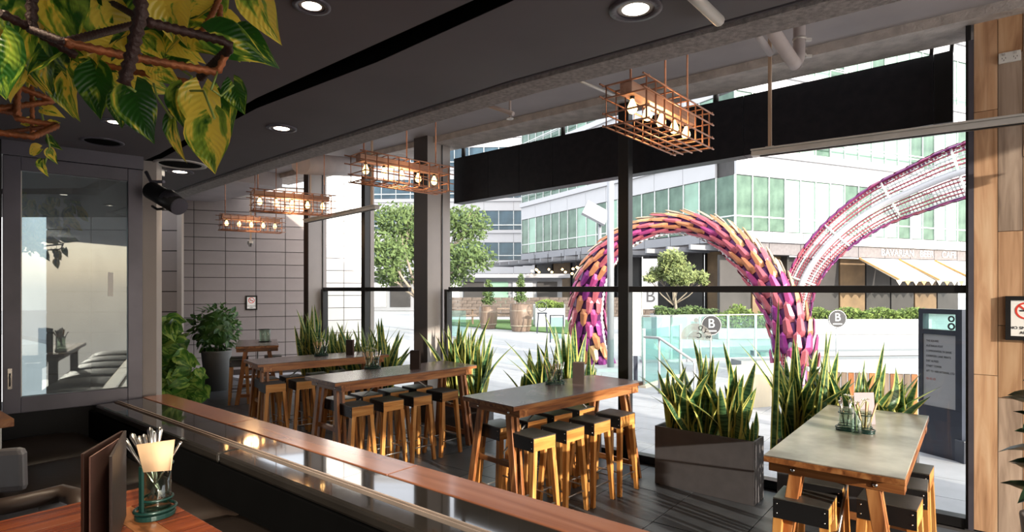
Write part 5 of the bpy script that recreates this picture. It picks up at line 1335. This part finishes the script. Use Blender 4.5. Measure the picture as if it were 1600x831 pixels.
# ---------------------------------------------------------------- plaza greenery and furniture
def leaf_cloud(blobs, n, size, flat=.5):
    m = MB(); vs = []; fs = []
    tot = sum(b[3]*b[4] for b in blobs)
    for cx, cy, cz, rx, rz in blobs:
        k = int(n*rx*rz/tot)
        for i in range(k):
            v = Vector((random.gauss(0,1), random.gauss(0,1), random.gauss(0,1))).normalized()*random.uniform(.35,1)
            c = Vector((cx+v.x*rx, cy+v.y*rx, cz+v.z*rz)); a = Vector((random.gauss(0,1), random.gauss(0,1), random.gauss(0,1))).normalized(); b = a.orthogonal().normalized()
            s = size*random.uniform(.6,1.3); q = len(vs); vs += [c-a*s, c+b*s*flat, c+a*s, c-b*s*flat]; fs.append((q,q+1,q+2,q+3))
    return m.add(vs, fs)
def tree(base, blobs, n, size, mm, label, br, trunk=.12):
    r = thing('tree', label, 'tree', base)
    zc = min(b[2] for b in blobs)
    MB().tube([base, base+Vector((.1,0,zc*.5)), base+Vector((0,0,zc))], [trunk, trunk*.8, trunk*.55], 8).build('trunk', M['bark'], r, True)
    for b in blobs:
        m = MB(); st = base+Vector((0,0,zc*.55)); e = Vector(b[:3])
        m.tube([st, st.lerp(e,.5)+Vector((0,0,-.1)), e], [trunk*.45, trunk*.3, trunk*.15], 6)
        for k in range(4):
            v = Vector((random.uniform(-1,1)*b[3], random.uniform(-.5,.5)*b[3], random.uniform(-.2,1)*b[4]))*.8; m.tube([st.lerp(e,.6), e+v], [trunk*.2, trunk*.06], 5)
        m.build('branch', M['bark'], r, True)
    leaf_cloud(blobs, n, size).build('foliage', M[mm], r, True)['kind'] = 'stuff'
D = 24; P = lambda x, y, w, h, dd=0: (*at(x, y, D+dd), w/F*D/2, h/F*D/2)
tree(gp(655,516), [P(620,345,95,60), P(672,335,90,50,1), P(730,352,80,65), P(605,395,70,70,-1), P(655,385,110,80,1), P(730,402,95,55,-.5), P(690,430,110,45,.5), P(610,430,70,40,1)], 9000, .10, 'tree_leaf', 'big leafy green tree behind the grey column', 5, .16)
D = 22
tree(gp(1052,521), [P(1050,405,46,34), P(1030,428,44,26,.5), P(1062,432,52,34,-.4), P(1092,432,34,22,.3), P(1055,418,60,24), P(1015,436,26,12), P(1100,440,18,12)], 3800, .075, 'tree_leaf_pale', 'small pale green plaza tree inside the view of the arch', 4, .07)
def box_hedge(x0, x1, py0, py1, d, n, mm, label, size=.07, box=True, boxm='paver'):
    a, b = at(x0, py1, d), at(x1, py1, d); r = thing('hedge', label, 'hedge', Vector((a.x, d, 0)))
    zt_ = at(x0, py0, d).z
    if a.z > .05: MB().box(a.x-.05, b.x+.05, d-.3, d+.5, 0, a.z).build('trough', M[boxm], r, True)
    m = MB(); vs = []; fs = []
    for i in range(n):
        c = Vector((random.uniform(a.x, b.x), random.uniform(d-.25, d+.4), 0)); c.z = a.z+(zt_-a.z)*random.uniform(0,1)*(.8+.2*sin(c.x*5)); v = Vector((random.gauss(0,1),random.gauss(0,1),random.gauss(0,1))).normalized(); w = v.orthogonal().normalized()
        s = size*random.uniform(.6,1.3); q = len(vs); vs += [c-v*s, c+w*s*.5, c+v*s, c-w*s*.5]; fs.append((q,q+1,q+2,q+3))
    m.add(vs, fs).build('foliage', M[mm], r, True)['kind'] = 'stuff'
box_hedge(1120,1232,476,512,20,2600,'hedge','olive green planting along the cafe terrace left of the arch leg')
box_hedge(1025,1118,478,492,21,1200,'tree_leaf','low green planting in a white trough below the small tree', boxm='facade_white')
box_hedge(1262,1445,480,498,22,3600,'hedge','bright green hedge before the sunlit shopfront')
box_hedge(838,880,468,481,26,700,'hedge','spiky green planting in the white trough on the lawn', boxm='facade_white')
gl = struct('trim_4', 'green lawn strip across the plaza', gp(800,505)); a, b, c, d_ = gp(702,500), gp(905,500), gp(905,523), gp(702,508)
MB().prism([a,b,c,d_], .0, .03).build('lawn', M['grass'], gl, True)
for i, (px, yb, h, w, lb) in enumerate(((814,517,1.15,.47,'timber barrel planter with a small conifer, nearer one on the lawn edge'), (763,513,1.0,.40,'timber barrel planter with a small conifer, farther left one'))):
    g_ = gp(px, yb); r = thing('barrel_planter', lb, 'planter', g_, 0, 'barrel planters on the lawn')
    hb = .95*h
    MB().lathe([(w*.78,0),(w*.95,hb*.35),(w,hb*.7),(w*.95,hb),(w*.86,hb),(w*.86,hb-.05),(0,hb-.05)], n=18).build('barrel', M['barrel'], r)
    for z in (.2,.75): MB().lathe([(w*(.9+.08*z),hb*z-.02),(w*(.93+.08*z),hb*z-.02),(w*(.93+.08*z),hb*z+.03),(w*(.9+.08*z),hb*z+.03)], n=18).build('hoop', M['bark'], r)
    m = leaf_cloud([(0,0,hb+.25,.32,.2),(0,0,hb+.55,.28,.2),(0,0,hb+.85,.2,.2),(0,0,hb+1.1,.12,.15)], 700, .06); m.build('conifer', M['tree_leaf'], r)['kind'] = 'stuff'
for px, yb, lb in ((716,506,'picnic table under the big tree at the left of the lawn'), (785,504,'picnic table between the two barrel planters')):
    g_ = gp(px, yb); r = thing('picnic_table', lb, 'table', g_, .1, 'picnic tables on the lawn')
    MB().box(-.9,.9,-.38,.38,.70,.75).build('tabletop', M['barrel'], r)
    for s in (-1,1):
        MB().box(-.9,.9,s*.75-.13,s*.75+.13,.42,.46).build('bench', M['barrel'], r)
        MB().beam((s*.7,-.7,0),(s*.7,-.15,.70),.06,.09).build('leg', M['barrel'], r); MB().beam((s*.7,.7,0),(s*.7,.15,.70),.06,.09).build('leg', M['barrel'], r); MB().box(s*.7-.03,s*.7+.03,-.85,.85,.36,.42).build('leg_bar', M['barrel'], r)
sw = thing('stone_wall', 'low brown stone retaining wall behind the lawn', 'wall', at(700,500,36))
m_ = MB().box(-.29,.29,-.15,.15,-.095,.095).mesh('stone_block', M['brickwall'])
for j in range(6):
    for i in range(24): inst('stone_block', m_, Matrix.Translation((-5.5+i*.6+(j%2)*.3, 36+random.uniform(-.03,.03), .1+j*.2)), sw)
g_ = gp(858,508); r = thing('white_trough', 'row of white panelled planter boxes on the lawn', 'planter', g_)
for i in range(4): MB().box(-.75+i*.38,-.39+i*.38,-.2,.2,0,1.0).build('white_box', M['facade_white'], r)
MB().box(-.18,.18,-.215,-.201,.35,.8).build('dark_emblem', M['mullion'], r)
g_ = gp(870,535); r = thing('a_frame_board', 'grey framed glass pavement board on the plaza', 'sign', g_)
for s in (-1,1): MB().box(s*.21-.02,s*.21+.02,-.02,.02,0,.85).build('frame_post', M['navy'], r)
MB().box(-.19,.19,-.01,.01,.12,.8).build('board_panel', M['bluegreen'], r); MB().box(-.23,.23,-.02,.02,.8505,.88).build('top_bar', M['navy'], r)
g_ = gp(847,520); r = thing('tall_stool', 'dark tall stool with a backrest on the lawn edge', 'stool', g_)
for sx in (-1,1):
    for sy in (-1,1): MB().beam((sx*.2,sy*.2,0),(sx*.14,sy*.14,.75),.035,.035).build('leg', M['navy'], r)
MB().box(-.19,.19,-.19,.19,.751,.79).build('seat', M['navy'], r); MB().lathe([(.17,0),(.20,0),(.20,.03),(.17,.03),(.17,0)], (0,.18,1.02), 18, Matrix.Rotation(pi/2,4,'X')).build('backrest', M['navy'], r)
a, b = gp(704,527), gp(728,528); r = thing('glass_balustrade', 'short pale glass screen at the far left of the lawn', 'balustrade', a)
MB().prism([a,b,b+Vector((0,.02,0)),a+Vector((0,.02,0))], .05, .95).build('glass_panel', M['bluegreen'], r, True); MB().beam(a,b+Vector((.1,0,0)),.25,.1).build('base_kerb', M['paver'], r, True)
g_ = gp(1016,500); r = thing('banner', 'tall grey banner with a black letter B by the cafe terrace', 'banner', g_)
MB().box(-.42,.42,-.02,.02,.6,3.4).build('cloth', M['fascia'], r); text('B', 1.0, WM[r]@basis((0,-.021,1.3), Vector((1,0,0)), Vector((0,0,1)), Vector((0,-1,0))), M['ink'], r)
MB().box(-.46,-.42,-.03,.03,0,3.5).build('mast', M['mullion'], r)
# kerbs, low wall and slatted screen beyond the planters
single('kerb', MB().beam(gp(1180,556)+Vector((0,0,.06)), gp(1640,551)+Vector((0,0,.06)), .5, .12), M['fascia'], 'grey kerb line crossing the bright plaza, far one', 'kerb')
single('kerb', MB().beam(gp(1150,575)+Vector((0,0,.09)), gp(1700,566)+Vector((0,0,.09)), .45, .18), M['fascia'], 'grey stone kerb crossing the plaza behind the snake plants', 'kerb')
single('low_wall', MB().prism([gp(1143,640), gp(1216,634), gp(1216,634)+Vector((.1,.35,0)), gp(1143,640)+Vector((.1,.35,0))], 0, .58), M['cream'], 'low cream wall seen between the two groups of snake plants', 'wall')
a, b = gp(1262,655), gp(1436,662); r = thing('slatted_screen', 'brown slatted low screen outside behind the snake plants', 'screen', a)
n = 16
for i in range(n):
    p = a.lerp(b, i/n); q = a.lerp(b, (i+.82)/n); MB().prism([p, q, q+Vector((.02,.05,0)), p+Vector((.02,.05,0))], .02, .62).build('slat', M['barrel' if i % 3 else 'jarrahZ'], r, True)
MB().beam(a+Vector((.02,.06,.65)), b+Vector((.02,.06,.65)), .1, .05).build('top_rail', M['facade_white'], r, True)
print('all done')
